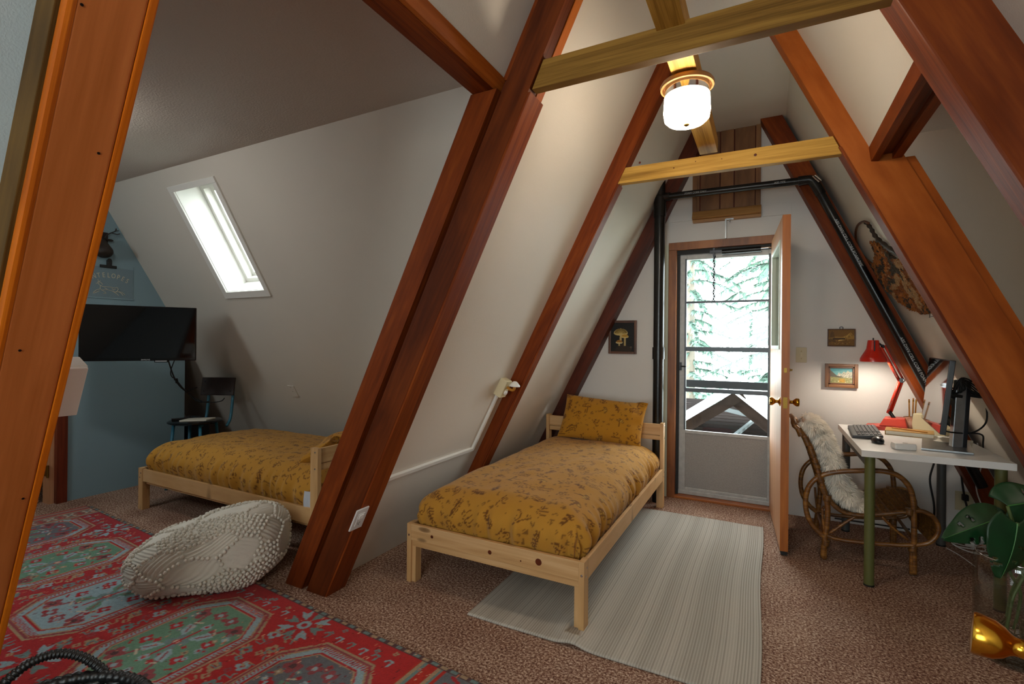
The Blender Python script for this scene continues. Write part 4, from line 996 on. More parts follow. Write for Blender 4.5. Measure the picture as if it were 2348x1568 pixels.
for a0 in (2.72, 2.72+math.pi):
    pts = []
    for k in range(9):
        t = k/8; a = a0+(t-0.5)*1.15; hgt = 0.34+0.075*math.sin(math.pi*t)
        pts.append((bc.x+(0.240+0.012*math.sin(math.pi*t))*math.cos(a), bc.y+(0.240+0.012*math.sin(math.pi*t))*math.sin(a), hgt))
    sp = smooth_path(pts, 16); obj('handle', tube(sp, [0.0125*(1+0.14*math.sin(2*math.pi*i/4.0)) for i in range(len(sp))], 10), 'basket_black', bk, smooth=True)
cl_, cf_ = grid_mesh(24, 24, lambda a, b_: (bc.x-0.13+0.26*a, bc.y-0.13+0.26*b_, 0.19+0.035*noise.noise(Vector((a*4, b_*4, 2)))))
obj('blanket', (cl_, cf_), 'cloth_blue', smooth=True, tag=('blue grey cloth lying inside the black basket', 'blanket'))

# ------------------------------------------------------------------ left alcove: television, chair, wall pieces
tv_r, tv_l = Vector((-4.155, 2.37, 0)), Vector((-4.550, 1.745, 0))
tx = (tv_r-tv_l).normalized(); tn = Vector((tx.y, -tx.x, 0))
tc = (tv_r+tv_l)/2; zt0, zt1 = 1.157, 1.588
hw = (tv_r-tv_l).length/2
TM = lambda dx_, dn_, z: Vector((tc.x, tc.y, 0)) + tx*dx_ + tn*dn_ + Vector((0, 0, z))
tv = thing('television', (tc.x, tc.y, zt0), 'black flat television on a wall arm in front of the blue wall', 'television')
obj('body', obox(TM(0, -0.022, (zt0+zt1)/2), tx, tn, (0, 0, 1), hw, 0.022, (zt1-zt0)/2), 'gloss_black', tv, bevel=0.006)
obj('screen', obox(TM(0, 0.001, (zt0+zt1)/2+0.006), tx, tn, (0, 0, 1), hw-0.011, 0.001, (zt1-zt0)/2-0.017), 'screen_black', tv)
obj('logo', text_geo('SAMSUNG', 0.0125, frame_m(TM(0.035, 0.0006, zt0+0.009), tx, (0, 0, 1)), 0.0004), 'print_white', tv)
obj('sensor', obox(TM(0.135, -0.012, zt0-0.006), tx, tn, (0, 0, 1), 0.045, 0.014, 0.007), 'gloss_black', tv, bevel=0.003)
obj('sensor_strip', obox(TM(0.135, 0.003, zt0-0.003), tx, tn, (0, 0, 1), 0.038, 0.001, 0.003), 'print_white', tv)
obj('arm', merge(tube([TM(0, -0.045, 1.37), (-4.72, 2.17, 1.37), (-5.03, 2.05, 1.37)], 0.018, 8), obox((-5.04, 2.05, 1.37), (1, 0, 0), (0, 1, 0), (0, 0, 1), 0.009, 0.05, 0.11), obox(TM(0, -0.05, 1.37), tx, tn, (0, 0, 1), 0.1, 0.006, 0.1)), 'plastic_black', tv)
cp1 = smooth_path([TM(0.18, -0.03, zt0), at(398, 862, 4.15), at(412, 885, 4.28), at(430, 900, 4.38), at(445, 915, 4.42), at(462, 922, 4.40), at(480, 920, 4.42)], 6)
cp2 = smooth_path([TM(0.22, -0.03, zt0), at(392, 848, 4.12), at(393, 862, 4.18), at(405, 872, 4.25), at(420, 890, 4.35), at(440, 908, 4.42), at(470, 922, 4.43), at(505, 920, 4.43), at(515, 912, 4.44)], 6)
cp3 = smooth_path([at(426, 897, 4.37), at(438, 893, 4.40), at(452, 888, 4.46)], 6)
plug = merge(tube([at(404, 868, 4.24), at(406, 878, 4.25)], 0.011, 6), tube([at(400, 866, 4.24), at(401, 872, 4.24)], 0.006, 6))
obj('television_cable', merge(tube(cp1, 0.0055, 7), tube(cp2, 0.004, 7), tube(cp3, 0.004, 7), plug), 'rubber_black', tag=('black cords hanging from the television down behind the small chair', 'cord'))
# small chair under the television
sz = 0.585
sc = at(448, 969, 4.46); sc.z = sz
rx_ = 0.215
chd = thing('school_chair', (sc.x, sc.y, 0), 'small chair with round black seat, blue tube legs and dark back board', 'chair')
cx_ = CR.copy(); cx_.z = 0; cx_.normalize(); cy_ = Vector((-cx_.y, cx_.x, 0))
obj('seat', lathe([(0.0001, -0.012), (rx_-0.02, -0.012), (rx_, -0.002), (rx_, 0.006), (rx_-0.012, 0.012), (0.0001, 0.010)], sc, 36), 'gloss_black', chd, smooth=True, auto=0.8)
bkc = sc + cy_*0.20 + cx_*0.085
for sgn in (-1, 1):
    b0 = sc + cx_*(0.105+0.115*sgn) + cy_*0.17; b0.z = sz-0.02
    obj('back_tube', tube(smooth_path([b0+Vector((0, 0, -0.04))-cy_*0.06, b0+Vector((0, 0, 0.02)), b0+cy_*0.03+Vector((0, 0, 0.16)), b0+cy_*0.05+Vector((0, 0, 0.31))], 6), 0.013, 10), 'chair_blue', chd, smooth=True)
for a in (0.75, 2.4, 3.9, 5.5):
    p0 = sc + (cx_*math.cos(a)+cy_*math.sin(a))*0.165; p1 = sc + (cx_*math.cos(a)+cy_*math.sin(a))*0.215; obj('leg', tube([(p0.x, p0.y, sz-0.012), (p1.x, p1.y, 0.0)], 0.013, 10), 'chair_blue', chd, smooth=True)
obj('back_board', obox(Vector((bkc.x, bkc.y, sz+0.300)) , cx_, cy_*0.97+Vector((0, 0, -0.2)), Vector((0, 0, 0.97))+cy_*0.2, 0.155, 0.010, 0.085), 'board_dark', chd, bevel=0.006)
parts('screw', [lathe([(0.005, 0), (0.005, 0.003)], Vector((bkc.x, bkc.y, sz+0.300))+cx_*(sx*0.125)+Vector((0, 0, dz))-cy_*(0.012-dz*0.2), 8, -cy_) for sx in (-1, 1) for dz in (-0.045, 0.045)], 'steel_dark', chd)
bkp = sc + cx_*0.035 - cy_*0.02
obj('booklet', merge(obox(Vector((bkp.x, bkp.y, sz+0.019)), cx_*0.95+cy_*0.3, cy_, (0, 0, 1), 0.105, 0.07, 0.006)), 'paper', bevel=0.001, tag=('thin white booklet lying on the small chair', 'book'))
rmp = sc - cx_*0.115 - cy_*0.01
obj('remote_control', merge(obox(Vector((rmp.x, rmp.y, sz+0.021)), cx_*0.8+cy_*0.6, cy_*0.8-cx_*0.6, (0, 0, 1), 0.08, 0.022, 0.009)), 'plastic_black', bevel=0.004, tag=('black remote control lying on the round chair seat', 'remote'))
rmp = sc - cx_*0.045 + cy_*0.07
obj('game_controller', merge(ball((rmp.x, rmp.y, sz+0.026), 0.03, 14, 8, 1.9, 1.1, 0.5), ball((rmp.x-0.055, rmp.y-0.02, sz+0.026), 0.02, 12, 8, 1, 1.4, 0.65), ball((rmp.x+0.055, rmp.y+0.02, sz+0.026), 0.02, 12, 8, 1, 1.4, 0.65)), 'plastic_black', smooth=True, tag=('small black controller behind the remote on the chair seat', 'controller'))
bx = sc + cx_*(-0.02) + cy_*0.36
obj('speaker_box', box(-5.30, -5.10, 2.83, 3.05, 0.0, 0.50), 'plastic_black', bevel=0.01, tag=('black box on the floor in the dark nook behind the small chair', 'speaker'))

# poster, clip and deer head on the blue wall
XP = XB+0.004
pt = thing('pennant_poster', (XP, 2.14, 1.8), 'grey blue felt banner with cream lettering hung on the blue wall', 'poster')
obj('cloth', merge(box(XP-0.003, XP, 1.965, 2.325, 1.672, 1.945)), 'felt_grey', pt)
obj('hem', box(XP, XP+0.003, 1.965, 2.327, 1.672, 1.684), 'wall_blue', pt, bevel=0.001)
word = 'ANTELOPES'; cy0, cz0, rad = 2.140, 1.905-0.30, 0.288
for i, chh in enumerate(word):
    a = (i-4)*0.124
    p = Vector((XP+0.001, cy0+rad*math.sin(a), cz0+rad*math.cos(a)-0.018))
    obj('letter', text_geo(chh, 0.058, frame_m(p, (0, math.cos(a), -math.sin(a)), (0, math.sin(a), math.cos(a))) @ Matrix.Diagonal((0.72, 1, 1, 1)), 0.0008), 'felt_letter', pt)
def apt(y, z): return (XP+0.002, y, z)
lines = [[(2.062, 1.832), (2.070, 1.815), (2.060, 1.806), (2.072, 1.800), (2.068, 1.790), (2.082, 1.782), (2.098, 1.775), (2.150, 1.776), (2.185, 1.770)],
         [(2.070, 1.815), (2.082, 1.822)], [(2.068, 1.800), (2.050, 1.797)], [(2.060, 1.812), (2.085, 1.808), (2.098, 1.792)],
         [(2.082, 1.782), (2.078, 1.758), (2.092, 1.744), (2.130, 1.750), (2.165, 1.744), (2.190, 1.735)],
         [(2.185, 1.770), (2.202, 1.778), (2.212, 1.765), (2.206, 1.748), (2.190, 1.735)],
         [(2.078, 1.752), (2.055, 1.742), (2.035, 1.722), (2.030, 1.712), (2.042, 1.716), (2.075, 1.736)], [(2.092, 1.744), (2.120, 1.728), (2.100, 1.712), (2.125, 1.722)],
         [(2.165, 1.744), (2.180, 1.735), (2.205, 1.718), (2.215, 1.706)], [(2.190, 1.735), (2.215, 1.742), (2.235, 1.728), (2.248, 1.710)], [(2.215, 1.742), (2.240, 1.738), (2.262, 1.718)],
         [(2.11, 1.765), (2.13, 1.756)], [(2.165, 1.765), (2.178, 1.752), (2.19, 1.760)]]
parts('antelope_line', [tube([apt(*p) for p in l], 0.0022, 5) for l in lines], 'felt_letter', pt)
obj('clip', merge(box(XP+0.001, XP+0.012, 2.075, 2.195, 1.938, 1.962), box(XP+0.001, XP+0.016, 2.122, 2.158, 1.955, 2.005), lathe([(0.017, 0), (0.015, 0.006)], (XP+0.014, 2.14, 2.005), 14, (1, 0, 0))), 'plastic_black', tag=('black wooden clip holding the felt banner', 'clip'), bevel=0.002)
dr = thing('deer_head', (XB, 2.09, 2.13), 'small dark deer head trophy with antlers on the blue wall', 'trophy')
dv_, df_ = lathe([(0.0001, -0.03), (0.028, -0.02), (0.040, 0.02), (0.052, 0.06), (0.062, 0.09), (0.060, 0.115), (0.045, 0.135), (0.0001, 0.142)], (XB+0.03, 2.075, 2.155), 18, (0.45, 0.05, -1))
obj('head', (dv_, df_), 'deer_brown', dr, smooth=True)
obj('plaque', box(XB, XB+0.015, 2.01, 2.13, 2.10, 2.24), 'board_dark', dr, bevel=0.004)
for sgn in (-1, 1):
    b0 = Vector((XB+0.035, 2.075+sgn*0.022, 2.185)); yo = lambda dy, dz, dx_=0.0: b0+Vector((dx_, sgn*dy, dz))
    obj('antler', merge(tube(smooth_path([b0, yo(0.015, 0.03), yo(0.045, 0.055), yo(0.075, 0.075), yo(0.082, 0.10)], 4), 0.005, 6), tube([yo(0.045, 0.055), yo(0.09, 0.05), yo(0.11, 0.06)], 0.004, 6), tube([yo(0.075, 0.075), yo(0.10, 0.085)], 0.0035, 6)), 'horn', dr)
    obj('ear', ball(tuple(b0+Vector((0.0, sgn*0.035, -0.01))), 0.022, 8, 6, 0.5, 1.3, 0.5), 'deer_brown', dr)
# blank plate low on the skylight slope, box on the rafter
pm = SP(-3.82, 0.868); 
wp = obj('wall_plate', obox(pm - NS*0.004, (1, 0, 0), UP, NS, 0.042, 0.060, 0.004), 'wall_white', bevel=0.002, tag=('white blank cover plate on the sloped wall above the left bed', 'wall plate'))
parts('screw', [lathe([(0.004, 0), (0.003, 0.001)], pm-NS*0.008+UP*s_, 8, -NS) for s_ in (0.0, 0.045)], 'steel_dark', wp)
xr = lambda z: -2.2+0.487*z
th_ = thing('thermostat_box', (-1.72, 0.66, 1.12), 'white plastic box on the far side of the near left rafter', 'control box')
q0 = Vector((-0.487, 0, -1)).normalized()
cb = py(138, 893, 0.645); ux = Vector((0.899, 0, -0.438))
obj('body', obox(cb-ux*0.030, ux, (0, 1, 0), (0.438, 0, 0.899), 0.030, 0.052, 0.074), 'plastic_white', th_, bevel=0.004)
obj('rim', obox(cb+ux*0.016, ux, (0, 1, 0), (0.438, 0, 0.899), 0.006, 0.044, 0.078), 'plastic_white', th_, bevel=0.002)

# ------------------------------------------------------------------ outlets, raceway, night light, switch
nR1 = Vector((0.899, 0, -0.437)); uR1 = Vector((0.437, 0, 0.899))
pc1 = pl(822, 1188, (1, 0, -KB), -2.012)
o1 = thing('outlet_switch', pc1, 'white switch and outlet plate on the side of the big rafter', 'outlet')
obj('plate', obox(pc1+nR1*0.004, (0, 1, 0), uR1, nR1, 0.041, 0.062, 0.004), 'plate_white', o1, bevel=0.003)
obj('insert', obox(pc1+nR1*0.009, (0, 1, 0), uR1, nR1, 0.021, 0.036, 0.002), 'plate_white', o1, bevel=0.001)
obj('rocker', obox(pc1+nR1*0.012+uR1*0.018, (0, 1, 0), uR1, nR1, 0.014, 0.012, 0.002), 'plastic_white', o1, bevel=0.001)
obj('socket', merge(*[obox(pc1+nR1*0.0112-uR1*0.018+Vector((0, dy, 0)), (0, 1, 0), uR1, nR1, 0.0012, 0.004, 0.0006) for dy in (-0.006, 0.006)], lathe([(0.003, 0), (0.003, 0.0008)], pc1+nR1*0.011-uR1*0.028, 8, nR1)), 'rubber_black', o1)
nL = Vector((0.894, 0, -0.448)); uL = Vector((0.448, 0, 0.894))
rw = thing('cable_raceway', (XL(0.6), 2.4, 0.6), 'white cable channel along the sloped wall behind the right bed', 'raceway')
ra, rb, rc = pl(876, 1100, (1, 0, -KL), -2.112), pl(1083, 1029, (1, 0, -KL), -2.112), pl(1134, 906, (1, 0, -KL), -2.112)
za = (ra.z+rb.z)/2
obj('channel', obox(Vector((XL(za), (1.95+rb.y)/2, za))+nL*0.008, (0, 1, 0), uL, nL, (rb.y-1.95)/2+0.01, 0.013, 0.009), 'trim_white', rw, bevel=0.003)
obj('riser', obox(Vector((XL((za+rc.z)/2), rb.y, (za+rc.z)/2))+nL*0.008, (0, 1, 0), uL, nL, 0.013, (rc.z-za)/2/0.894+0.012, 0.009), 'trim_white', rw, bevel=0.003)
bz = rc.z+0.065; bxc = Vector((XL(bz), rb.y-0.012, bz))
obj('outlet_box', obox(bxc+nL*0.026, (0, 1, 0), uL, nL, 0.036, 0.062, 0.026), 'plastic_cream', rw, bevel=0.003)
obj('faceplate', obox(bxc+nL*0.054, (0, 1, 0), uL, nL, 0.036, 0.060, 0.003), 'plastic_ivory', rw, bevel=0.002)
nl = thing('night_light', bxc, 'mushroom shaped night light with white cap and yellow stem plugged in above the bed', 'night light')
b0 = bxc+nL*0.057+uL*0.018
cap = b0+nL*0.062+Vector((0, 0.0, 0.045))
obj('stem', tube(smooth_path([b0, b0+nL*0.03-Vector((0, 0, 0.002)), b0+nL*0.055+Vector((0, 0, 0.012)), cap], 5), 0.0095, 10), 'pencil_yellow', nl, smooth=True)
obj('cap', lathe([(0.0001, 0.026), (0.012, 0.024), (0.026, 0.010), (0.037, -0.004), (0.036, -0.009), (0.02, -0.010), (0.0001, -0.008)], cap, 24, (0.1, 0, 1)), 'plastic_white', nl, smooth=True)
obj('plug_base', merge(lathe([(0.016, 0), (0.016, 0.012), (0.010, 0.016)], bxc+nL*0.055-uL*0.022, 16, nL)), 'plastic_white', nl, smooth=True, auto=0.7)
sw = thing('light_switch', (0.242, YW, 1.26), 'ivory toggle light switch on the wall right of the open door', 'light switch')
obj('plate', box(0.205, 0.278, YW-0.007, YW, 1.195, 1.312), 'plastic_ivory', sw, bevel=0.003)
obj('toggle', merge(box(0.2365, 0.2465, YW-0.018, YW-0.006, 1.250, 1.265), box(0.234, 0.249, YW-0.009, YW-0.006, 1.241, 1.268)), 'plastic_cream', sw, bevel=0.001)
parts('screw', [lathe([(0.003, 0), (0.002, 0.001)], (0.2415, YW-0.007, z), 8, (0, -1, 0)) for z in (1.225, 1.283)], 'brass_dull', sw)
ou = thing('wall_outlet', (1.21, YW, 0.28), 'ivory double outlet plate low on the wall under the desk', 'outlet')
obj('plate', box(1.165, 1.262, YW-0.007, YW, 0.205, 0.335), 'plastic_ivory', ou, bevel=0.003)
parts('socket', [box(1.20+dx_, 1.228+dx_, YW-0.009, YW-0.006, z, z+0.03) for dx_ in (0.0,) for z in (0.228, 0.282)], 'plastic_cream', ou, bevel=0.001)

# ------------------------------------------------------------------ pictures
def framed(name, x0, x1, z0, z1, fw, depth, mat, label, cat, cv, gap=0.0, inner=None):
    t = thing(name, ((x0+x1)/2, YW, z0), label, cat); y1 = YW-0.003; y0 = y1-depth
    def bar(a, b_, c, d): return prism([(a, c), (b_, c), (b_, d), (a, d)], y0, y1, 'y')
    obj('frame', merge(bar(x0, x0+fw, z0, z1)), mat, t, bevel=0.004, grain=(0, 0, 1)); obj('frame', merge(bar(x1-fw, x1, z0, z1)), mat, t, bevel=0.004, grain=(0, 0, 1))
    obj('frame', merge(bar(x0+fw, x1-fw, z0, z0+fw)), mat, t, bevel=0.004, grain=(1, 0, 0)); obj('frame', merge(bar(x0+fw, x1-fw, z1-fw, z1)), mat, t, bevel=0.004, grain=(1, 0, 0))
    if inner:
        iw, im = inner; a, b_, c, d = x0+fw, x1-fw, z0+fw, z1-fw
        obj('inner_frame', merge(prism([(a, c), (a+iw, c), (a+iw, d), (a, d)], y0+0.006, y1, 'y'), prism([(b_-iw, c), (b_, c), (b_, d), (b_-iw, d)], y0+0.006, y1, 'y'), prism([(a, c), (b_, c), (b_, c+iw), (a, c+iw)], y0+0.006, y1, 'y'), prism([(a, d-iw), (b_, d-iw), (b_, d), (a, d)], y0+0.006, y1, 'y')), im, t, bevel=0.002)
        fw = fw+iw
    a, b_, c, d = x0+fw, x1-fw, z0+fw, z1-fw; nx, nz = cv.nx, cv.ny
    V = [(a+(b_-a)*i/(nx-1), y0+depth*0.55, c+(d-c)*j/(nz-1)) for j in range(nz) for i in range(nx)]
    F = [(j*nx+i, j*nx+i+1, (j+1)*nx+i+1, (j+1)*nx+i) for j in range(nz-1) for i in range(nx-1)]
    p = obj('picture', (V, F), 'picture', t); paint_mesh(p, cv.a.reshape(-1, 3)); return t
c = Canvas(1.0, 1.3, 0.0125, '#120e08')
c.a *= (0.6+0.8*RNG.random((c.ny, c.nx, 1)))
def mush(cx, cy, rx, ry, top, edge, stem):
    c.poly([(cx-stem[2], stem[1]), (cx+stem[2], stem[1]), (cx+stem[2]*0.8, cy), (cx-stem[2]*0.8, cy)], '#9a8450'); c.poly([(cx-stem[2]*0.2, stem[1]), (cx+stem[2]*0.5, stem[1]), (cx+stem[2]*0.4, cy), (cx-stem[2]*0.2, cy)], '#c8b47c')
    c.poly([(cx+rx*math.cos(a), cy+ry*math.sin(a)*(1 if math.sin(a) > 0 else 0.45)) for a in np.linspace(0, 2*math.pi, 26, endpoint=False)], edge)
    c.poly([(cx+rx*0.9*math.cos(a), cy+0.02+ry*0.9*math.sin(a)*(1 if math.sin(a) > 0 else 0.2)) for a in np.linspace(0, 2*math.pi, 26, endpoint=False)], top)
c.poly([(0.12, 0), (0.9, 0), (0.8, 0.22), (0.5, 0.34), (0.25, 0.2)], '#2a1c0c')
mush(0.42, 0.82, 0.30, 0.22, '#7d6526', '#c8b070', (0.42, 0.5, 0.05))
for k in range(9): c.line([(0.42, 0.80), (0.18+0.06*k, 0.80+0.16*math.sin((k+0.5)/9*math.pi))], 0.014, '#c7ac62')
mush(0.60, 0.66, 0.16, 0.11, '#b5892c', '#d6be7c', (0.60, 0.26, 0.05)); mush(0.36, 0.40, 0.15, 0.11, '#9a6a20', '#d8c48c', (0.38, 0.26, 0.04))
c.ell(0.86, 0.2, 0.05, 0.035, '#5a4a3a'); c.line([(0.86, 0.2), (0.87, 0.1)], 0.02, '#5a4a3a')
framed('mushroom_painting', -1.288, -1.032, 1.235, 1.538, 0.022, 0.022, 'frame_walnut', 'small dark painting of mushrooms in a brown frame left of the pipe', 'picture', c)
c = Canvas(1.7, 1.1, 0.014, '#7a561c')
c.a *= (0.85+0.3*RNG.random((c.ny, c.nx, 1)))
c.poly([(0, 0.55), (0.5, 0.62), (0.9, 0.60), (1.2, 0.72), (1.45, 0.92), (1.7, 0.66), (1.7, 0.45), (0, 0.45)], '#a07a34')
for x, y in ((1.25, 0.70), (1.4, 0.84), (1.5, 0.8), (1.1, 0.62), (1.32, 0.72)): c.line([(x, y), (x-0.12, y-0.14)], 0.02, '#d0ac5c'); c.line([(x+0.02, y), (x+0.1, y-0.16)], 0.02, '#3a2408')
c.rect(0.3, 1.1, 0.42, 0.52, '#3a2408'); c.poly([(0.6, 0.30), (1.0, 0.38), (1.1, 0.42), (0.7, 0.40)], '#d8b868')
for k in range(60): x = random.uniform(0.05, 1.65); y = random.uniform(0.08, 0.38); c.line([(x, y), (x+0.05, y+0.03)], 0.018, random.choice(('#2c1a06', '#c09848', '#5a3a10')))
for k in range(7): y = 0.25+k*0.105; w_ = 0.24-0.026*k; c.line([(0.24-w_, y), (0.24, y+0.08), (0.24+w_, y)], 0.035, '#2e1c08')
t = framed('mountain_plaque', 0.412, 0.588, 1.322, 1.455, 0.007, 0.016, 'frame_walnut', 'small golden brown relief plaque of a mountain cabin, upper picture by the desk', 'picture', c)
obj('hanger', merge(tube([(0.5+0.011*math.cos(a), YW-0.008, 1.462+0.009*math.sin(a)) for a in np.linspace(0, 2*math.pi, 14, endpoint=False)], 0.0022, 6, closed=True)), 'steel_dark', t)
c = Canvas(1.4, 1.0, 0.0125, '#6fa7ac')
c.poly([(0, 0.75), (1.4, 0.95), (1.4, 1.0), (0, 1.0)], '#4f9199'); c.poly([(0.4, 0.5), (0.6, 0.68), (0.72, 0.62), (0.86, 0.80), (0.98, 0.7), (1.1, 0.86), (1.25, 0.74), (1.4, 0.8), (1.4, 0.3), (0.4, 0.3)], '#b9b6a4')
for k in range(34): x = random.uniform(0.5, 1.38); y = random.uniform(0.38, 0.74); c.line([(x, y), (x-0.06, y-0.09)], 0.028, random.choice(('#7d7c72', '#d8d6c8', '#8f9a8a')))
c.poly([(0, 0.88), (0.42, 0.5), (0.85, 0.42), (0.6, 0.36), (0, 0.42)], '#5c5a50'); c.poly([(0, 0.42), (0.6, 0.38), (1.4, 0.36), (1.4, 0), (0, 0)], '#8d8a5c'); c.poly([(0.5, 0.05), (1.0, 0.05), (0.9, 0.3), (0.55, 0.3)], '#b48a3c')
for k in range(40): x = random.uniform(0, 1.4); y = random.uniform(0.02, 0.35); c.ell(x, y, 0.03, 0.02, random.choice(('#c9c6ac', '#6f7a4c', '#a39a70', '#5f6a50')))
framed('landscape_painting', 0.397, 0.605, 1.013, 1.192, 0.022, 0.026, 'frame_brown', 'small mountain landscape painting in a wide brown frame, lower picture by the desk lamp', 'picture', c, inner=(0.012, 'frame_walnut'))
# ------------------------------------------------------------------ desk
DZ = 0.755
dk = thing('desk', (0.79, 3.85, 0), 'white topped desk with olive round legs against the door wall', 'desk')
obj('desktop', box(0.47, 1.10, 3.285, 4.285, DZ-0.036, DZ), 'desk_white', dk, bevel=0.002)
for x, y, m_ in ((0.515, 3.30+0.03, 'leg_olive'), (1.055, 3.33, 'leg_olive'), (0.515, 4.23, 'leg_grey'), (1.045, 4.23, 'leg_grey')):
    l = obj('leg', tube([(x, y, 0.008), (x, y, DZ-0.036)], 0.0245, 24), m_, dk, smooth=True, auto=0.6)
    obj('foot', tube([(x, y, 0), (x, y, 0.010)], 0.0255, 24), 'rubber_black', l)
obj('apron', box(0.50, 0.53, 3.36, 4.27, DZ-0.10, DZ-0.036), 'leg_grey', dk)
# keyboard
kc = Vector((0.572, 3.90, DZ)); ka = math.radians(4)
kx = Vector((math.cos(ka), -math.sin(ka), 0.10)); kyv = Vector((math.sin(ka), math.cos(ka), 0)); kx.normalize(); kz = kx.cross(kyv).normalized()
kb = thing('keyboard', kc, 'dark grey keyboard near the left edge of the white desk', 'keyboard')
obj('case', obox(kc+Vector((0, 0, 0.016)), kx, kyv, kz, 0.078, 0.225, 0.009), 'plastic_grey', kb, bevel=0.006)
kd = obj('key', obox(kc, kx, kyv, kz, 0.0082, 0.0082, 0.004), 'key_grey', kb, bevel=0.002, seg=1)
first = True
for r in range(6):
    for c_ in range(21):
        if c_ in (15, 17) and r != 9: continue
        off = kx*(0.062-r*0.0205)*1.0 + kyv*(0.205-c_*0.0205) + kz*0.0105
        if first: kd.location = off+Vector((0, 0, 0.016)); first = False
        else:
            k2 = kd.copy(); COL.objects.link(k2); k2.location = off+Vector((0, 0, 0.016))
mc = Vector((0.590, 3.575, DZ)); ms = thing('mouse', mc, 'dark computer mouse beside the keyboard', 'mouse')
mv, mf = ball((mc.x, mc.y, mc.z+0.012), 0.03, 20, 12, 1.05, 1.75, 0.85)
mv = [(p[0], p[1], max(DZ+0.002, p[2])) for p in mv]
obj('shell', (mv, mf), 'navy_black', ms, smooth=True)
obj('wheel', lathe([(0.007, -0.003), (0.007, 0.003)], (mc.x, mc.y+0.028, DZ+0.034), 12, (1, 0, 0)), 'rubber_black', ms)
cc = Vector((0.682, 3.425, DZ))
cs = thing('earbud_case', cc, 'small white plastic case on the front of the desk', 'case')
obj('body', obox(cc+Vector((0, 0, 0.016)), (0.97, 0.2, 0), (-0.2, 0.97, 0), (0, 0, 1), 0.052, 0.030, 0.015), 'plastic_white', cs, bevel=0.011, seg=3, smooth=True)
obj('lid', obox(cc+Vector((0, 0, 0.031)), (0.97, 0.2, 0), (-0.2, 0.97, 0), (0, 0, 1), 0.049, 0.027, 0.004), 'plastic_white', cs, bevel=0.003, smooth=True)
obj('button', lathe([(0.012, 0), (0.011, 0.002)], cc+Vector((0.008, 0.004, 0.035)), 16), 'plate_white', cs)
# notebook and pencil
nc = Vector((0.825, 4.00, DZ)); na = math.radians(-12); nx_ = Vector((math.cos(na), math.sin(na), 0)); ny_ = Vector((-math.sin(na), math.cos(na), 0))
nb = thing('notebook', nc, 'thick notebook with a kraft cover lying on the desk', 'book')
obj('pages', obox(nc+Vector((0, 0, 0.0145)), nx_, ny_, (0, 0, 1), 0.118, 0.083, 0.0115), 'paper', nb)
obj('cover', merge(obox(nc+Vector((0, 0, 0.0275)), nx_, ny_, (0, 0, 1), 0.122, 0.087, 0.0018), obox(nc+Vector((0, 0, 0.0018)), nx_, ny_, (0, 0, 1), 0.122, 0.087, 0.0018), obox(nc-nx_*0.121+Vector((0, 0, 0.0145)), nx_, ny_, (0, 0, 1), 0.002, 0.087, 0.0135)), 'kraft', nb, bevel=0.001)
obj('pencil', tube([nc-nx_*0.09+ny_*0.03+Vector((0, 0, 0.0335)), nc+nx_*0.09-ny_*0.045+Vector((0, 0, 0.0335))], 0.0038, 6), 'pencil_yellow', tag=('yellow pencil lying across the kraft notebook', 'pencil'))
pc2 = Vector((0.99, 3.80, DZ))
obj('paper_stack', merge(obox(pc2+Vector((0, 0, 0.004)), (0.95, -0.3, 0), (0.3, 0.95, 0), (0, 0, 1), 0.085, 0.11, 0.003), obox(pc2+Vector((0.005, 0.01, 0.010)), (0.9, -0.43, 0), (0.43, 0.9, 0), (0, 0, 1), 0.07, 0.10, 0.003)), 'paper', tag=('white papers stacked behind the monitor foot', 'papers'))
# burl pencil holder with pencils, sharpener
hc = Vector((0.872, 4.20, DZ)); obj('pencil_holder', lathe([(0.0001, 0.0005), (0.040, 0.0005), (0.043, 0.03), (0.041, 0.085), (0.036, 0.095), (0.028, 0.095), (0.027, 0.02), (0.0001, 0.018)], hc, 20), 'burl', smooth=True, auto=0.7, tag=('carved burl wood pencil holder next to the red lamp base', 'pencil holder'))
for i, (dx_, dy_, tp, hgt, lb) in enumerate(((-0.006, -0.01, (-0.004, 0.0), 0.215, 'yellow pencil standing alone at the left of the holder'), (0.012, 0.006, (0.004, 0.0), 0.222, 'middle yellow pencil in the burl holder'), (0.020, -0.008, (0.010, 0.004), 0.218, 'rightmost yellow pencil in the burl holder'))):
    p0 = hc+Vector((dx_, dy_, 0.022)); p1 = hc+Vector((dx_+tp[0], dy_+tp[1], hgt)); pn = thing('pencil', p0, lb, 'pencil', 'pencils in the holder'); d_ = (p1-p0)
    obj('shaft', tube([p0, p0+d_*0.88], 0.0042, 6), 'pencil_yellow', pn); obj('ferrule', tube([p0+d_*0.88, p0+d_*0.95], 0.0045, 8), 'brass', pn); obj('eraser', tube([p0+d_*0.95, p1], 0.0042, 8), 'leather_tan', pn)
shx = Vector((0.83, -0.56, 0)); shy = Vector((0.56, 0.83, 0)); sh0 = Vector((0.945, 4.15, DZ))
sh = thing('pencil_sharpener', sh0, 'cream electric pencil sharpener behind the monitor', 'sharpener')
def shp(a, b_, z): return sh0 + shx*a + shy*b_ + Vector((0, 0, z))
pr = [(-0.055, 0.0), (0.115, 0.0), (0.125, 0.045), (0.02, 0.115), (-0.03, 0.128), (-0.055, 0.125), (-0.062, 0.055)]
n_ = len(pr)
obj('housing', ([shp(a, -0.045, z) for a, z in pr]+[shp(a, 0.045, z) for a, z in pr], [tuple(range(n_)), tuple(range(2*n_-1, n_-1, -1))]+[(i, n_+i, n_+(i+1) % n_, (i+1) % n_) for i in range(n_)]), 'plastic_cream', sh, bevel=0.004)
obj('front_plate', obox(shp(-0.0615, 0.0, 0.098), shx, shy, (0, 0, 1), 0.002, 0.034, 0.024), 'plastic_grey', sh, bevel=0.001)
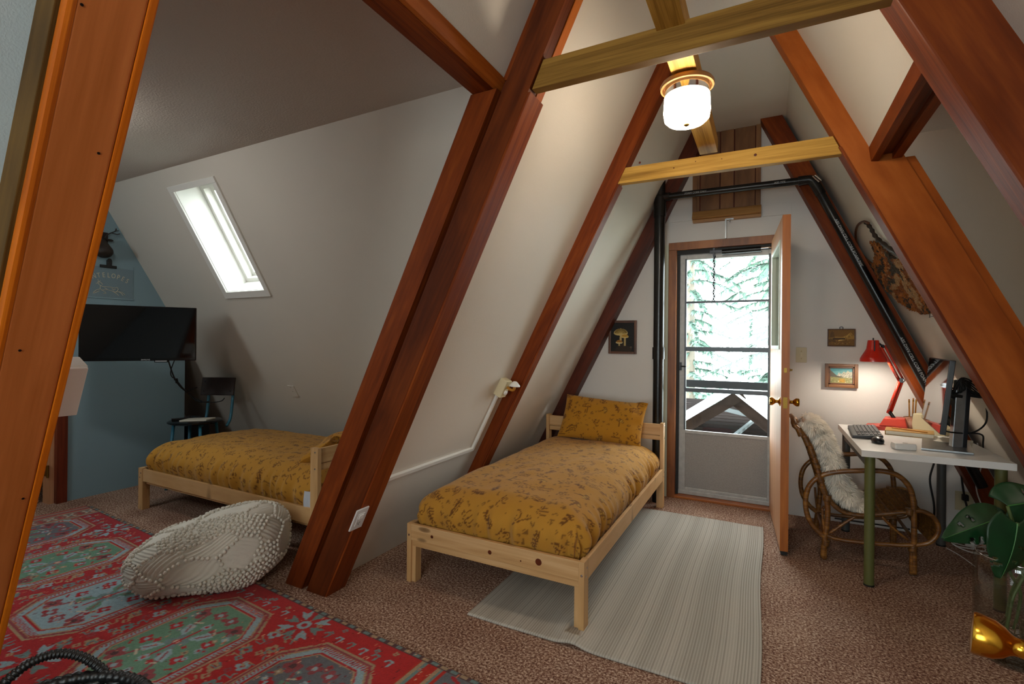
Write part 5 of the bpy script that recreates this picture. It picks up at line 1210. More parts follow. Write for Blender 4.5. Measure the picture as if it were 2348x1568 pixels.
obj('badge', obox(shp(-0.064, 0.0, 0.098), shx, shy, (0, 0, 1), 0.001, 0.026, 0.018), 'plate_white', sh)
obj('hole', lathe([(0.008, 0), (0.008, 0.001)], shp(-0.0655, 0.0, 0.098), 14, -shx), 'rubber_black', sh)
obj('tray', obox(shp(-0.055, 0.0, 0.028), shx, shy, (0, 0, 1), 0.004, 0.038, 0.024), 'plastic_black', sh, bevel=0.002)
# red architect lamp
YL = 4.18
lb = Vector((0.748, YL+0.005, DZ))
al = thing('desk_lamp', lb, 'red adjustable desk lamp, lit, at the back of the desk', 'lamp')
lx, ly = Vector((0.97, -0.24, 0)), Vector((0.24, 0.97, 0))
def LB(a, b_, z): return lb+lx*a+ly*b_+Vector((0, 0, z))
bot = [(-0.125, -0.085), (0.105, -0.085), (0.105, 0.085), (-0.125, 0.085)]; mid_ = [(-0.125, -0.085, 0.020), (0.105, -0.085, 0.040), (0.105, 0.085, 0.040), (-0.125, 0.085, 0.020)]
top_ = [(-0.02, -0.060, 0.082), (0.092, -0.060, 0.088), (0.092, 0.070, 0.088), (-0.02, 0.070, 0.082)]
sh_ = [(-0.045, -0.083, 0.032), (0.1045, -0.083, 0.039), (0.1045, 0.083, 0.039), (-0.045, 0.083, 0.032)]
Vb = [LB(a, b_, 0.002) for a, b_ in bot]+[LB(*q) for q in mid_]
Vt = [LB(*q) for q in sh_]+[LB(*q) for q in top_]
bf = [(0, 1, 2, 3), (7, 6, 5, 4)]+[(i, (i+1) % 4, 4+(i+1) % 4, 4+i) for i in range(4)]
obj('base', merge((Vb, bf), (Vt, bf)), 'lamp_orange', al, bevel=0.004)
J0 = py(2040, 945, YL); J0.z = max(J0.z, DZ+0.10); J1 = py(2067, 872, YL-0.03); J2 = py(2024, 794, YL-0.06)
off = Vector((0.010, 0, 0.006))
obj('pivot', merge(tube([LB(0.045, 0.0, 0.06), J0], 0.011, 12), ball(tuple(J0), 0.014, 12, 8)), 'steel_dark', al, smooth=True)
obj('lower_arm', merge(tube([J0-off, J1-off], 0.0100, 10), tube([J0+off, J1+off], 0.0070, 8)), 'lamp_orange', al, smooth=True)
obj('upper_arm', merge(tube([J1-off, J2-off], 0.0100, 10), tube([J1+off, J2+off], 0.0070, 8)), 'lamp_orange', al, smooth=True)
obj('elbow', merge(lathe([(0.016, -0.012), (0.016, 0.012)], J1, 14, (0, 1, 0)), ball(tuple(J1+Vector((0.012, -0.012, 0))), 0.008, 8, 6)), 'chrome', al, smooth=True, auto=0.6)
sp = []
for a_, b_, r_ in ((J0, J1, 0.45), (J1, J2, 0.5)):
    d_ = (b_-a_); o_ = Vector((-0.016, -0.012, 0)); q0, q1 = a_+d_*0.08+o_, a_+d_*r_+o_*0.6
    n_t = 90; ax_ = (q1-q0).normalized(); e1_ = ax_.orthogonal().normalized(); e2_ = ax_.cross(e1_)
    sp.append(tube([q0+(q1-q0)*(i/n_t)+(e1_*math.cos(i*1.3)+e2_*math.sin(i*1.3))*0.0035 for i in range(n_t+1)], 0.0011, 4))
parts('spring', sp, 'chrome', al)
S0 = py(2002, 829, YL-0.07); top_z = py(2002, 780, YL-0.07).z; hh = top_z-S0.z
k = (py(2034, 829, YL-0.07)-py(1972, 829, YL-0.07)).length/2
prof = [(k, 0.0), (k*1.0, hh*0.14), (k*0.92, hh*0.22), (k*0.62, hh*0.50), (k*0.52, hh*0.60), (k*0.42, hh*0.98), (k*0.40, hh), (0.0001, hh)]
shd = obj('shade', lathe(prof, S0, 36, cap=False), 'lamp_red', al, smooth=True, auto=0.6)
obj('shade_lining', lathe([(a-0.003 if a > 0.01 else a, b_-0.002) for a, b_ in prof], S0, 36, cap=False), 'lamp_inner', al, smooth=True)
obj('bulb', ball(tuple(S0+Vector((0, 0, 0.022))), 0.024, 16, 10), 'bulb', al, smooth=True)
obj('neck', merge(tube([J2, S0+Vector((k*0.45, 0, hh*0.85))], 0.006, 8), lathe([(0.004, 0), (0.004, 0.016)], S0+Vector((0, 0, hh)), 8), box(S0.x-0.003, S0.x+0.003, S0.y-k*0.46-0.012, S0.y-k*0.44, S0.z+hh*0.45, S0.z+hh*0.98)), 'steel_dark', al)
obj('clamp', merge(ball(tuple(J2), 0.012, 10, 8), tube([J2+Vector((-0.012, -0.01, 0.012)), J2+Vector((0.01, -0.01, -0.006))], 0.005, 6)), 'steel_dark', al)
# monitor
mn, mfar = Vector((0.836, 3.29, 0)), Vector((0.916, 3.995, 0)); my = (mfar-mn).normalized(); mxn = Vector((-my.y, my.x, 0))     # mxn faces the chair
if mxn.x > 0: mxn = -mxn
tilt = math.radians(5.5); mup = (Vector((0, 0, 1))*math.cos(tilt) - mxn*math.sin(tilt)).normalized(); mfn = mxn*math.cos(tilt)+Vector((0, 0, 1))*math.sin(tilt)
mcx = (mn+mfar)/2 + Vector((-0.012, 0, 1.065)); 
mo = thing('monitor', (0.95, 3.61, DZ), 'flat computer monitor on a tall stand, seen almost edge-on', 'monitor')
obj('panel', obox(mcx - mfn*0.012, my, mup, mfn, 0.355, 0.195, 0.012), 'plastic_black', mo, bevel=0.003)
obj('screen', obox(mcx + mfn*0.0005, my, mup, mfn, 0.350, 0.190, 0.0006), 'screen_black', mo)
obj('back_shell', obox(mcx - mfn*0.032, my, mup, mfn, 0.20, 0.12, 0.010), 'plastic_black', mo, bevel=0.006)
stb = Vector((0.958, 3.61, DZ)); stt = Vector((0.985, 3.64, 1.14))
sa = (stt-stb).normalized(); sxx = Vector((0.98, 0.12, 0))
obj('column', obox((stb+stt)/2, sxx, sa.cross(sxx), sa, 0.030, 0.020, (stt-stb).length/2), 'aluminium', mo, bevel=0.004)
obj('column_back', obox((stb+stt)/2+sxx*0.026-sa.cross(sxx)*0.004, sxx, sa.cross(sxx), sa, 0.010, 0.018, (stt-stb).length/2-0.004), 'navy_black', mo, bevel=0.002)
obj('bracket', tube([mcx-mfn*0.035+my*(-0.02), (stb+stt)/2+sa*0.10], 0.022, 10), 'plastic_black', mo)
q = [g(2112, 1032, DZ), g(2234, 1044, DZ), g(2222, 1015, DZ), g(2114, 1008, DZ)]
obj('foot_plate', ([Vector((p.x, p.y, DZ+0.001)) for p in q]+[Vector((p.x, p.y, DZ+0.012)) for p in q], [(0, 1, 2, 3), (7, 6, 5, 4)]+[(i, (i+1) % 4, 4+(i+1) % 4, 4+i) for i in range(4)]), 'aluminium', mo, bevel=0.003)
# cables around the monitor and below the desk
cc_ = []
for k in range(5):
    cc_.append(tube(smooth_path([Vector((stt.x-0.05+0.012*k, stt.y-0.055, stt.z-0.06+0.01*math.sin(k*2))), Vector((stt.x-0.02, stt.y-0.07, stt.z+0.015-0.006*k)), Vector((stt.x+0.05, stt.y-0.05, stt.z-0.02-0.014*k)), Vector((stt.x+0.085, stt.y, stt.z-0.075-0.005*k)), Vector((stt.x+0.02, stt.y+0.03, stt.z-0.05-0.01*k)), Vector((stt.x-0.055, stt.y-0.01, stt.z-0.05-0.01*k))], 6, True), 0.004, 6, closed=True))
c1 = smooth_path([Vector((stt.x+0.085, stt.y, stt.z-0.08)), Vector((1.11, 3.72, 1.02)), Vector((1.12, 3.74, 0.90)), Vector((1.04, 3.66, 0.845)), Vector((0.93, 3.56, 0.85)), Vector((0.88, 3.55, 0.86))], 8)
c2 = smooth_path([Vector((1.00, 3.62, 0.845)), Vector((1.09, 3.70, 0.83)), Vector((1.125, 3.80, 0.76)), Vector((1.14, 3.85, 0.62))], 6)
obj('monitor_cable', merge(*cc_, tube(c1, 0.0045, 7), tube(c2, 0.0045, 7)), 'rubber_black', tag=('black cable bundle looped over the top of the monitor stand', 'cable'))
for nm, pth, m_, lbl in (('hanging_cable', [(1.02, 4.34, 0.72), (1.045, 4.38, 0.55), (1.02, 4.38, 0.40), (1.04, 4.36, 0.22), (1.03, 4.34, 0.03)], 'rubber_black', 'black cord hanging under the back of the desk, nearer the chair'),
                         ('hanging_cable', [(1.16, 4.34, 0.70), (1.18, 4.37, 0.50), (1.205, 4.385, 0.31), (1.225, 4.37, 0.20), (1.24, 4.32, 0.05)], 'rubber_black', 'black cord plugged into the outlet under the desk'),
                         ('charging_cable', [(1.23, 4.25, 0.70), (1.255, 4.27, 0.55), (1.235, 4.28, 0.40), (1.27, 4.26, 0.24), (1.28, 4.20, 0.03)], 'paint_cable_white', 'thin white cord hanging beside the rafter under the desk')):
    obj(nm, tube(smooth_path(pth, 7), 0.006 if m_ == 'rubber_black' else 0.004, 7), m_, smooth=True, tag=(lbl, 'cord'))
obj('plug', merge(obox((1.212, YW-0.025, 0.30), (1, 0, 0), (0, 1, 0), (0, 0, 1), 0.016, 0.016, 0.02)), 'rubber_black', bevel=0.005, tag=('black plug in the ivory outlet under the desk', 'plug'))
lo = []
rg = random.Random(4)
cen = g(2235, 1262); 
for k in range(5):
    a0 = rg.uniform(0, 6.28); rr_ = rg.uniform(0.05, 0.12); c0 = cen+Vector((rg.uniform(-0.10, 0.06), rg.uniform(-0.06, 0.12), 0))
    lo.append(tube(smooth_path([(c0.x+rr_*1.4*math.cos(a0+t*1.05), c0.y+rr_*math.sin(a0+t*1.05), 0.012+0.02*abs(math.sin(t+k))) for t in range(6)], 6, True), 0.0032, 6, closed=True))
lo.append(tube(smooth_path([g(2170, 1258)+Vector((0, 0, .006)), g(2200, 1275)+Vector((0, 0, .006)), g(2235, 1300)+Vector((0, 0, .006))], 6), 0.0032, 6))
obj('white_cable', merge(*lo), 'paint_cable_white', smooth=True, tag=('tangled white charging cables on the carpet behind the plant', 'cable'))
bl_ = []
cen = g(2165, 1232)
for k in range(6):
    rr_ = 0.07+0.008*k; bl_.append(tube([(cen.x+0.03+rr_*1.2*math.cos(a), cen.y-0.02+rr_*0.7*math.sin(a), 0.010+0.008*k*0.8+0.006*math.sin(2*a+k)) for a in np.linspace(0, 2*math.pi, 30, endpoint=False)], 0.0045, 6, closed=True))
obj('black_cable', merge(*bl_), 'rubber_black', smooth=True, tag=('coil of black cable on the carpet beside the rattan chair', 'cable'))
psx = g(2255, 1250); ps = thing('power_strip', (psx.x, psx.y, 0), 'white power strip with plugs under the desk', 'power strip')
obj('body', obox((psx.x, psx.y, 0.02), (0.7, 0.7, 0), (-0.7, 0.7, 0), (0, 0, 1), 0.14, 0.026, 0.018), 'plastic_white', ps, bevel=0.005)
for k, m_ in enumerate(('plastic_black', 'plastic_white', 'plastic_black')):
    obj('plug', obox((psx.x+0.7*(-0.09+0.08*k), psx.y+0.7*(-0.09+0.08*k), 0.06), (0.7, 0.7, 0), (-0.7, 0.7, 0), (0, 0, 1), 0.022, 0.022, 0.024), m_, ps, bevel=0.005)
lw = [g(1910, 1188), g(1950, 1192), g(2010, 1203), g(2080, 1215)]
obj('floor_cable', tube(smooth_path([(p.x, min(p.y, YW-0.03), 0.03) for p in lw], 6), 0.005, 6), 'rubber_black', tag=('black cord lying along the foot of the wall behind the chair', 'cord'))

# ------------------------------------------------------------------ rattan chair
YN, YF = 3.585, 4.085
rc_ = thing('rattan_chair', (0.55, 3.83, 0), 'brown rattan armchair with a sheepskin, pulled up to the desk', 'chair')
def near(pts): return [py(u, v, YN) for u, v in pts]
def both(name, pts, r, mat, per=6, caps=True, n=10):
    P = smooth_path(near(pts), per)
    P = [Vector((p.x, p.y, max(p.z, r))) if p.z < r else p for p in P]
    rr_ = [r*(1+0.07*math.exp(-((i % 9)-4)**2/1.2)) for i in range(len(P))]
    for dy in (0, YF-YN):
        obj(name, tube([p+Vector((0, dy, 0)) for p in P], rr_, n), mat, rc_, smooth=True, grain=(1, 0, 0))
both('arm', [(1893, 1232), (1870, 1212), (1853, 1185), (1847, 1150), (1855, 1115), (1880, 1092), (1920, 1082), (1985, 1079), (2030, 1081), (2062, 1092), (2086, 1118), (2094, 1150), (2096, 1190), (2096, 1250), (2096, 1317)], 0.0145, 'bamboo')
both('base_rail', [(1893, 1226), (1930, 1238), (1985, 1244), (2050, 1249), (2105, 1249), (2132, 1243), (2149, 1225), (2151, 1204), (2138, 1184), (2115, 1172), (2085, 1172)], 0.0125, 'bamboo')
both('seat_rail', [(2085, 1173), (2030, 1178), (1975, 1182), (1935, 1174), (1912, 1158), (1900, 1142)], 0.013, 'cane')
both('back_post', [(1822, 976), (1838, 992), (1856, 1020), (1868, 1055), (1882, 1100), (1894, 1140), (1898, 1170), (1896, 1205), (1890, 1245), (1886, 1284)], 0.0150, 'bamboo')
both('foot_brace', [(1893, 1240), (1892, 1262), (1892, 1284)], 0.010, 'bamboo')
both('brace', [(1903, 1222), (1935, 1200), (1965, 1182)], 0.008, 'bamboo')
both('brace', [(2022, 1184), (2050, 1212), (2082, 1238)], 0.008, 'bamboo')
both('brace', [(1885, 1165), (1888, 1200), (1892, 1228)], 0.007, 'bamboo')
both('leg_binding', [(2090, 1255), (2090, 1317)], 0.011, 'bamboo')
for u, v in ((1893, 1243), (2093, 1258), (1897, 1142), (2085, 1173)):
    p = py(u, v, YN)
    for dy in (0, YF-YN): obj('cane_wrap', lathe([(0.021+0.0015*(i % 2), -0.018+0.0045*i) for i in range(9)], p+Vector((0, dy, 0)), 14, (0.1, 0, 1)), 'cane', rc_, smooth=True)
for u, v in ((1893, 1232), (2105, 1250), (1900, 1150)):
    p = py(u, v, YN); obj('cross_rail', tube([p, p+Vector((0, YF-YN, 0))], 0.010, 8), 'bamboo', rc_, smooth=True)
obj('top_rail', tube([py(1822, 976, YN), py(1822, 976, YN)+Vector((0.0, (YF-YN)/2, 0.02)), py(1822, 976, YN)+Vector((0, YF-YN, 0))], 0.016, 10), 'cane', rc_, smooth=True)
def woven(path, inset, name):
    P = smooth_path(near(path), 14); m = len(P); V = []; ny_ = 84
    for i, p in enumerate(P):
        t = (P[min(i+1, m-1)]-P[max(i-1, 0)]).normalized(); n_ = Vector((-t.z, 0, t.x))
        for j in range(ny_):
            b_ = j/(ny_-1); w = 0.0035*math.sin(i*1.9+math.pi*(j % 2)) ; sag = -0.02*math.sin(math.pi*b_)
            V.append(p + Vector((0, inset+(YF-YN-2*inset)*b_, 0)) + n_*(w+sag))
    F = [(i*ny_+j, i*ny_+j+1, (i+1)*ny_+j+1, (i+1)*ny_+j) for i in range(m-1) for j in range(ny_-1)]
    o = obj(name, (V, F), 'cane', rc_, grain=(0, 1, 0)); md = o.modifiers.new('thick', 'SOLIDIFY'); md.thickness = 0.005
woven([(1824, 978), (1838, 994), (1856, 1022), (1868, 1055), (1882, 1100), (1894, 1140)], 0.006, 'woven_back')
woven([(1898, 1142), (1915, 1163), (1945, 1176), (1985, 1181), (2035, 1177), (2085, 1171), (2115, 1172), (2138, 1185), (2150, 1205), (2148, 1228), (2132, 1243)], 0.006, 'woven_seat')
for i, q in enumerate(((1834, 990), (1850, 1012), (1862, 1038), (1871, 1064), (1880, 1095), (1888, 1122))):
    p = py(q[0], q[1], YN); obj('edge_wrap', lathe([(0.0185+0.001*(j % 2), -0.026+0.004*j) for j in range(14)], p, 12, (0.38, 0, -1)), 'cane', rc_, smooth=True)
# sheepskin thrown over the back and seat: a thick fleece
YS_ = YN+0.21
sk_path = smooth_path([py(u, v, YN+0.05)+Vector((0, 0.16, 0)) for u, v in ((1846, 968), (1866, 982), (1886, 1012), (1902, 1050), (1916, 1090), (1932, 1125), (1956, 1152), (1988, 1166))], 5)
m = len(sk_path); nw = 36; Vs, Ns = [], []
for i, p in enumerate(sk_path):
    t = (sk_path[min(i+1, m-1)]-sk_path[max(i-1, 0)]).normalized(); n_ = Vector((-t.z, 0, t.x))
    q_ = i/(m-1); th_k = 0.052*min(1, 0.35+4*q_)*(1 if q_ < 0.75 else 1-0.9*(q_-0.75)/0.25*0.8); half = 0.17*min(1, 0.7+2*q_)
    for j in range(nw):
        a_ = 2*math.pi*j/nw; d_ = n_*math.cos(a_)*th_k + Vector((0, math.sin(a_)*half, 0))
        r_ = 1+0.22*noise.noise(Vector((i*0.45, math.cos(a_)*1.6, math.sin(a_)*1.6)))
        Vs.append(p+d_*r_); Ns.append((n_*math.cos(a_)+Vector((0, math.sin(a_)*0.6, 0))).normalized())
Fs = [(i*nw+j, i*nw+(j+1) % nw, (i+1)*nw+(j+1) % nw, (i+1)*nw+j) for i in range(m-1) for j in range(nw)]+[tuple(range(nw-1, -1, -1)), tuple((m-1)*nw+j for j in range(nw))]
skn = thing('sheepskin', sk_path[0], 'cream long-haired sheepskin draped over the rattan chair', 'sheepskin')
obj('hide', (Vs, Fs), 'fur_base', skn, smooth=True)
rg = random.Random(12); fv, ff = [], []
for _ in range(26000):
    i = rg.randrange(m-1); j = rg.randrange(nw); j2 = (j+1) % nw; a, b_ = rg.random(), rg.random()
    def bl(Q): return (Q[i*nw+j]*(1-a)+Q[i*nw+j2]*a)*(1-b_)+(Q[(i+1)*nw+j]*(1-a)+Q[(i+1)*nw+j2]*a)*b_
    p = bl(Vs); n_ = bl(Ns).normalized()
    cl_n = Vector((noise.noise(p*34), noise.noise(p*34+Vector((9, 0, 0))), noise.noise(p*34+Vector((0, 9, 0)))-0.3))
    d_ = (n_*0.8 + cl_n*1.3 + Vector((rg.uniform(-.25, .25), rg.uniform(-.25, .25), rg.uniform(-.25, .25)))).normalized()
    l = rg.uniform(0.020, 0.050); w = d_.cross(Vector((rg.uniform(-1, 1), rg.uniform(-1, 1), rg.uniform(-1, 1)))).normalized()*0.0026
    o_ = len(fv); tip = p+d_*l+Vector((0, 0, -0.3*l)); md_ = p+d_*l*0.55
    fv += [p-w, p+w, md_+w*0.8, md_-w*0.8, tip]; ff += [(o_, o_+1, o_+2, o_+3), (o_+3, o_+2, o_+4)]
fo = obj('wool', (fv, ff), 'fur', skn); fo['kind'] = 'stuff'

# ------------------------------------------------------------------ woven wall hanging on the right slope
nW = (1, 0, KR); dW = 1.575
WP = lambda u, v, o=0.0: pl(u, v, nW, dW-o)
wh = thing('wall_hanging', WP(2040, 620), 'brown, orange and grey woven wall hanging on a bent hoop', 'wall hanging')
hp = smooth_path([WP(1992, 512, .02), WP(1980, 508, .02), WP(1966, 518, .02), WP(1962, 540, .02), WP(1967, 566, .02), WP(1982, 590, .02), WP(2006, 610, .02)], 6)
obj('hoop', tube(hp, 0.008, 8), 'frame_walnut', wh, smooth=True)
bp_ = smooth_path([WP(1984, 509, .02), WP(1996, 522, .02), WP(2006, 540, .02), WP(2022, 556, .02), WP(2046, 574, .02), WP(2075, 590, .02), WP(2095, 600, .02)], 6)
obj('branch', tube(bp_, [0.010+0.005*(i/len(bp_))+0.003*math.sin(i*1.7) for i in range(len(bp_))], 8), 'deer_brown', wh, smooth=True)
poly = [(2003, 548), (2014, 553), (2030, 568), (2060, 590), (2110, 600), (2150, 640), (2168, 690), (2160, 718), (2145, 716), (2130, 721), (2112, 714), (2098, 711), (2084, 700), (2070, 693), (2055, 676), (2040, 664), (2030, 646), (2018, 634), (2012, 616), (2004, 608), (2012, 598), (2013, 578)]
P2 = [WP(*q) for q in poly]; pY = [p.y for p in P2]; pZ = [p.z for p in P2]
y0, y1, z0, z1 = min(pY), max(pY), min(pZ), max(pZ); st = 0.006
cvw = Canvas(y1-y0, z1-z0, st, '#6b3a18')
ysg, zsg = cvw.X, cvw.Y
ins = np.zeros(ysg.shape, bool); n_ = len(P2)
for i in range(n_):
    a1, b1 = P2[i].y-y0, P2[i].z-z0; a2, b2 = P2[(i+1) % n_].y-y0, P2[(i+1) % n_].z-z0
    if abs(b1-b2) < 1e-9: continue
    ins ^= ((zsg >= b1) != (zsg >= b2)) & (ysg < (a2-a1)*(zsg-b1)/(b2-b1)+a1)
cols = [hexc(h_) for h_ in ('#7a4620', '#8f5520', '#3a3026', '#a5652a', '#7a4620', '#453e34', '#9c7a54')]
vid = {}; Vw = []; Cw = []; Fw = []
for j in range(cvw.ny):
    for i in range(cvw.nx):
        if not ins[j, i]: continue
        y, z = ysg[j, i], zsg[j, i]
        f_ = 0.55*noise.noise(Vector((y*5+2, z*4, 0.3))) + (z1-z0-z)*1.5 + (y1-y0-y)*0.9 + 0.10*noise.noise(Vector((y*30, z*12, 2)))
        c_ = cols[int(abs(f_*7.0)) % 7] if noise.noise(Vector((y*40, z*25, 5))) > -0.30 else cols[int(abs(f_*7.0)+2) % 7]
        h_ = 0.012+0.012*noise.noise(Vector((y*45, z*45, 1)))+0.008*noise.noise(Vector((y*120, z*120, 1)))
        vid[(i, j)] = len(Vw); Vw.append((1.575-KR*(z+z0)-0.012-h_, y+y0, z+z0-0.4*h_)); Cw.append(c_)
for (i, j), k in vid.items():
    if (i+1, j) in vid and (i, j+1) in vid and (i+1, j+1) in vid: Fw.append((k, vid[(i+1, j)], vid[(i+1, j+1)], vid[(i, j+1)]))
# thicken: back layer
nb_ = len(Vw); Vb_ = [(x+0.018, y, z) for x, y, z in Vw]
ww = obj('weaving', (Vw+Vb_, Fw+[tuple(k+nb_ for k in q[::-1]) for q in Fw]), 'weaving_wool', wh)
paint_mesh(ww, np.array(Cw+Cw))
hb = thing('hook', WP(2132, 724), 'small metal hook under the woven hanging', 'hook')
obj('wire', merge(tube([WP(2132, 716, .015), WP(2132, 728, .015)], 0.002, 5), tube([WP(2130, 727, .015), WP(2140, 725, .015)], 0.002, 5)), 'steel_dark', hb)

# ------------------------------------------------------------------ monstera in a glass vase
vc = Vector((0.955, 2.86, 0.0)); vr = 0.135
vs = thing('glass_vase', vc, 'large clear glass vase on the carpet at the right edge', 'vase')
obj('vessel', lathe([(vr-0.012, 0.004), (vr, 0.014), (vr, 0.40), (vr*0.95, 0.425), (vr*0.93, 0.43)], vc, 48, cap=False), 'glass_vase', vs, smooth=True)
obj('base', lathe([(0.0001, 0.002), (vr-0.010, 0.002), (vr-0.012, 0.012), (0.0001, 0.014)], vc, 32), 'glass_vase', vs, smooth=True, auto=0.7)
obj('lip', tube([(vc.x+vr*0.93*math.cos(a), vc.y+vr*0.93*math.sin(a), 0.431) for a in np.linspace(0, 2*math.pi, 48, endpoint=False)], 0.003, 6, closed=True), 'chrome', vs, smooth=True)
obj('water', lathe([(0.0001, 0.016), (vr-0.008, 0.016), (vr-0.008, 0.255), (0.0001, 0.255)], vc, 40), 'glass_vase', smooth=True, auto=0.7, tag=('water standing in the glass vase', 'water'))
mp_ = thing('monstera', vc+Vector((0, 0, 0.1)), 'dark green monstera cuttings standing in the glass vase', 'plant')
def leaf(base, tip, side, width, fold=0.25, seed=0, holes=True):
    base, tip, side = Vector(base), Vector(tip), Vector(side); ax_ = tip-base; Ln = ax_.length; ax_.normalize(); side = (side-ax_*side.dot(ax_)).normalized(); nn = ax_.cross(side)
    nl, nw_ = 40, 11; V = []; keep = []
    rgl = random.Random(seed); cuts = [(rgl.uniform(0.30, 0.80), rgl.choice((-1, 1))) for _ in range(5)]
    for i in range(nl):
        t = i/(nl-1); wd = width*(math.sin(math.pi*min(1, (t*0.93+0.05))**0.62)**0.85)
        for j in range(-nw_, nw_+1):
            s_ = j/nw_; back = -0.16*Ln*abs(s_)**1.5*(1-t)**3
            V.append(base+ax_*(Ln*t+back)+side*(wd*s_)+nn*(-fold*width*abs(s_)**1.3 - 0.22*Ln*t*t + 0.02*width*math.sin(t*20)*abs(s_)))
    F = []
    w2_ = 2*nw_+1
    for i in range(nl-1):
        for j in range(w2_-1):
            s_ = (j+0.5)/nw_-1; t = (i+0.5)/(nl-1); drop = False
            for k_, (ct, sg) in enumerate(cuts):
                if sg*s_ > 0 and abs(t-ct-0.10*abs(s_)) < 0.020*(0.4+abs(s_)) and abs(s_) > (0.55 if k_ % 2 else 0.30) and (k_ % 2 or abs(s_) < 0.62): drop = True
            if not drop: F.append((i*w2_+j, i*w2_+j+1, (i+1)*w2_+j+1, (i+1)*w2_+j))
    o = obj('leaf', (V, F), 'leaf_green', mp_, smooth=True); md = o.modifiers.new('thick', 'SOLIDIFY'); md.thickness = 0.0012
    rib = [V[i*w2_+nw_]+nn*0.002 for i in range(nl)]; obj('midrib', tube(rib, [0.0028*(1-0.8*i/nl) for i in range(nl)], 5), 'leaf_rib', o)
    return base
VD = (vc-CO).dot(CF)
def vp(u, v, dd=0.0): return at(u, v, VD+dd)
bases = [leaf(vp(2296, 1186, 0.0), vp(2196, 1222, -0.10), -(CU*0.75+CF*0.65), 0.082, 0.15, 3), leaf(vp(2332, 1200, -0.12), vp(2322, 1335, -0.16), CR, 0.095, 0.18, 5),
         leaf(vp(2310, 1160, 0.05), vp(2440, 1140, 0.0), CU+CF*0.5, 0.10, 0.3, 8), leaf(vp(2300, 1182, 0.08), vp(2228, 1172, 0.14), -(CU*0.4+CF*0.9), 0.07, 0.2, 11), leaf(vp(2372, 1210, -0.02), vp(2420, 1310, -0.1), CR, 0.10, 0.3, 13)]
stems = []
for k_, b_ in enumerate(bases):
    r0_ = vc+Vector((0.05*math.cos(k_*1.9), 0.05*math.sin(k_*1.9), 0.10)); stems.append(tube(smooth_path([r0_, r0_+Vector((0.02, 0, 0.16)), Vector((vc.x+0.03*math.sin(k_), vc.y, 0.40)), b_], 6), 0.0065, 8))
parts('stem', stems, 'stem_green', mp_, smooth=True)
rts = []; rg = random.Random(6)
for k_ in range(22):
    a = rg.uniform(0, 6.28); p0 = vc+Vector((0.03*math.cos(a), 0.03*math.sin(a), 0.16)); rts.append(tube(smooth_path([p0]+[vc+Vector((rg.uniform(0.03, 0.115)*math.cos(a+t_*0.9), rg.uniform(0.03, 0.115)*math.sin(a+t_*0.9), 0.03+rg.uniform(0, 0.09))) for t_ in range(4)], 5), 0.0022, 5))
parts('root', rts, 'root_brown', mp_, smooth=True)

# ------------------------------------------------------------------ the near door whose brass knob enters at the lower right
k0 = at(2226, 1447, 0.600); k1 = k0 + (CR*0.73 - CF*0.68)*0.11 - CU*0.008; kax = (k1-k0).normalized(); KLn = (k1-k0).length
dn4 = Vector((kax.x, kax.y, 0)).normalized(); dt4 = Vector((-dn4.y, dn4.x, 0)); dt4 = dt4 if dt4.y > 0 else -dt4
d4 = obox(Vector((k1.x, k1.y, 1.01))+dn4*0.021+dt4*0.29, dt4, dn4, (0, 0, 1), 0.35, 0.020, 1.0)
door4 = S('door_4', d4, 'door_edge', grain=(0, 0, 1), bevel=0.003)
obj('knob', lathe([(0.0001, 0.0), (0.020, 0.0), (0.0238, 0.0012), (0.0245, 0.0035), (0.0240, 0.010), (0.0222, 0.020), (0.0175, 0.029), (0.0125, 0.034), (0.0105, 0.038), (0.0105, 0.046), (0.0150, 0.052), (0.0150, 0.058), (0.0105, 0.062), (0.0105, KLn-0.008), (0.031, KLn-0.006), (0.031, KLn)], k0, 36, kax), 'brass', door4, smooth=True, auto=0.9)

# ------------------------------------------------------------------ outside, beyond the storm door
S('ground', box(-30, 30, 5.2, 60, -3.2, -3.0), 'outside_ground')
por = thing('porch_gable', (-0.35, 6.0, -1.0), 'weathered wooden porch gable with slatted deck below the storm door', 'porch')
ap = py(1682, 900, 6.0)
for sgn, u, v in ((-1, 1560, 972), (1, 1790, 985)):
    e = py(u, v, 6.0); d_ = (e-ap).normalized(); n_ = Vector((-d_.z, 0, d_.x)); n_ = n_ if n_.z > 0 else -n_
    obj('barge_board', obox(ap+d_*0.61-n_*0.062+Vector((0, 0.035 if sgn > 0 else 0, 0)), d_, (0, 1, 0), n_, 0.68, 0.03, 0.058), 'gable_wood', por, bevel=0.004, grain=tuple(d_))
    obj('roof_edge', obox(ap+d_*0.55+n_*0.015, d_, (0, 1, 0), n_, 0.64, 0.06, 0.012), 'roof_pale', por)
    obj('roof_sheet', obox(ap+d_*0.75+n_*0.03+Vector((0, 1.0, 0)), d_, (0, 1, 0), n_, 0.9, 1.0, 0.012), 'roof_pale', por)
for k_ in range(14):
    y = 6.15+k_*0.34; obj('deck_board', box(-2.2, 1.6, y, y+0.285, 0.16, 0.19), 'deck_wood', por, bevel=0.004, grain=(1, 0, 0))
obj('cross_joist', obox((-0.28, 6.9, 0.23), (0.12, 0.99, 0), (-0.99, 0.12, 0), (0, 0, 1), 1.0, 0.02, 0.02), 'roof_pale', por)
obj('strut', obox((-0.25, 7.1, 0.42), (0.95, 0.1, -0.2), (0, 1, 0), (0.2, 0, 0.95), 0.32, 0.03, 0.025), 'roof_pale', por)
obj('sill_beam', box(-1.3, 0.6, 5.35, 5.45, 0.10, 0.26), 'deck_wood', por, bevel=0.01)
rl = obj('porch_rail', box(-1.6, 1.0, 5.10, 5.16, 0.905, 0.975), 'railing_dark', bevel=0.004, tag=('dark speckled rail outside the storm door', 'rail'))
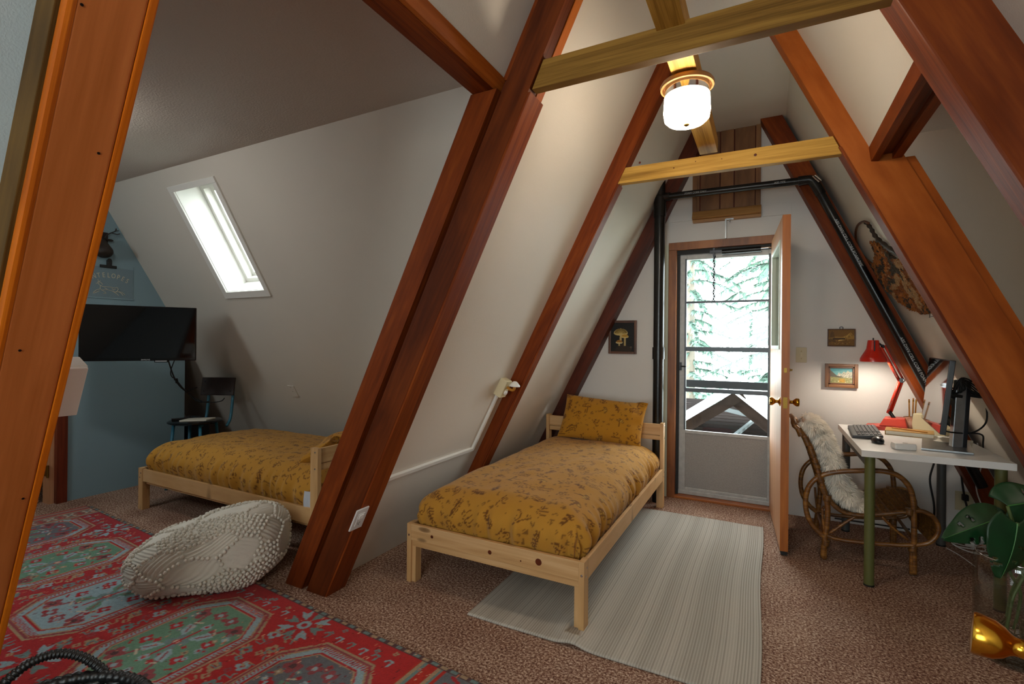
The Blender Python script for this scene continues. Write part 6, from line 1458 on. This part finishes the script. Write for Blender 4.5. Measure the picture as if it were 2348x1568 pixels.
parts('post', [box(-1.6, -1.52, 5.1, 5.16, -3, 0.905), box(0.92, 1.0, 5.1, 5.16, -3, 0.905)], 'railing_dark', rl)
hs = thing('neighbour_house', (1.6, 12, -3.0), 'pale neighbouring house with a gable roof seen through the storm door', 'house')
obj('wall', prism([(0.2, -3), (3.4, -3), (3.4, 0.2), (1.0, 2.0), (0.2, 0.9)], 12.0, 15.0, 'y'), 'house_pale', hs)
obj('roof', merge(prism([(0.9, 2.05), (3.6, 0.0), (3.6, 0.15), (0.95, 2.2)], 11.7, 15.2, 'y'), prism([(0.95, 2.2), (-0.1, 0.7), (-0.1, 0.55), (0.9, 2.05)], 11.7, 15.2, 'y')), 'roof_pale', hs)
def conifer(loc, hgt, rad, seed, lbl, n=2600):
    rgc = random.Random(seed); t = thing('conifer', loc, lbl, 'tree', 'conifers outside the door'); loc = Vector(loc)
    obj('trunk', tube([loc, loc+Vector((0, 0, hgt))], [0.16, 0.02], 8), 'bark', t)
    V, F = [], []
    for k in range(int(hgt*9)):
        z = hgt*(0.12+0.86*k/(hgt*9)); a = k*2.4+rgc.uniform(-.3, .3); L_ = rad*(1-z/hgt)**0.8*rgc.uniform(0.75, 1.1)+0.15
        for s in range(int(L_*22)+4):
            q = s/(L_*22+4); p = loc+Vector((math.cos(a)*L_*q, math.sin(a)*L_*q, z-0.35*L_*q*q))
            for m_ in range(4):
                d_ = Vector((math.cos(a)+rgc.uniform(-1, 1), math.sin(a)+rgc.uniform(-1, 1), rgc.uniform(-1.3, 0.2))).normalized()*rgc.uniform(0.12, 0.26); w = d_.cross(Vector((0, 0, 1))).normalized()*0.040 if d_.cross(Vector((0, 0, 1))).length > 1e-3 else Vector((0.02, 0, 0))
                o_ = len(V); V += [p-w, p+w, p+d_]; F.append((o_, o_+1, o_+2))
    obj('foliage', (V, F), 'needle', t)['kind'] = 'stuff'
conifer((0.35, 9.6, -3.0), 11.5, 1.7, 1, 'nearest drooping conifer at the right of the storm door glass')
conifer((-1.7, 13.0, -3.0), 12, 2.2, 2, 'pale conifer further back at the left of the storm door glass')
conifer((0.2, 16.5, -3.0), 13, 2.6, 3, 'distant conifer in the middle of the storm door glass')
conifer((-4.2, 19.0, -3.0), 14, 3.0, 4, 'distant conifer at the far left beyond the storm door')
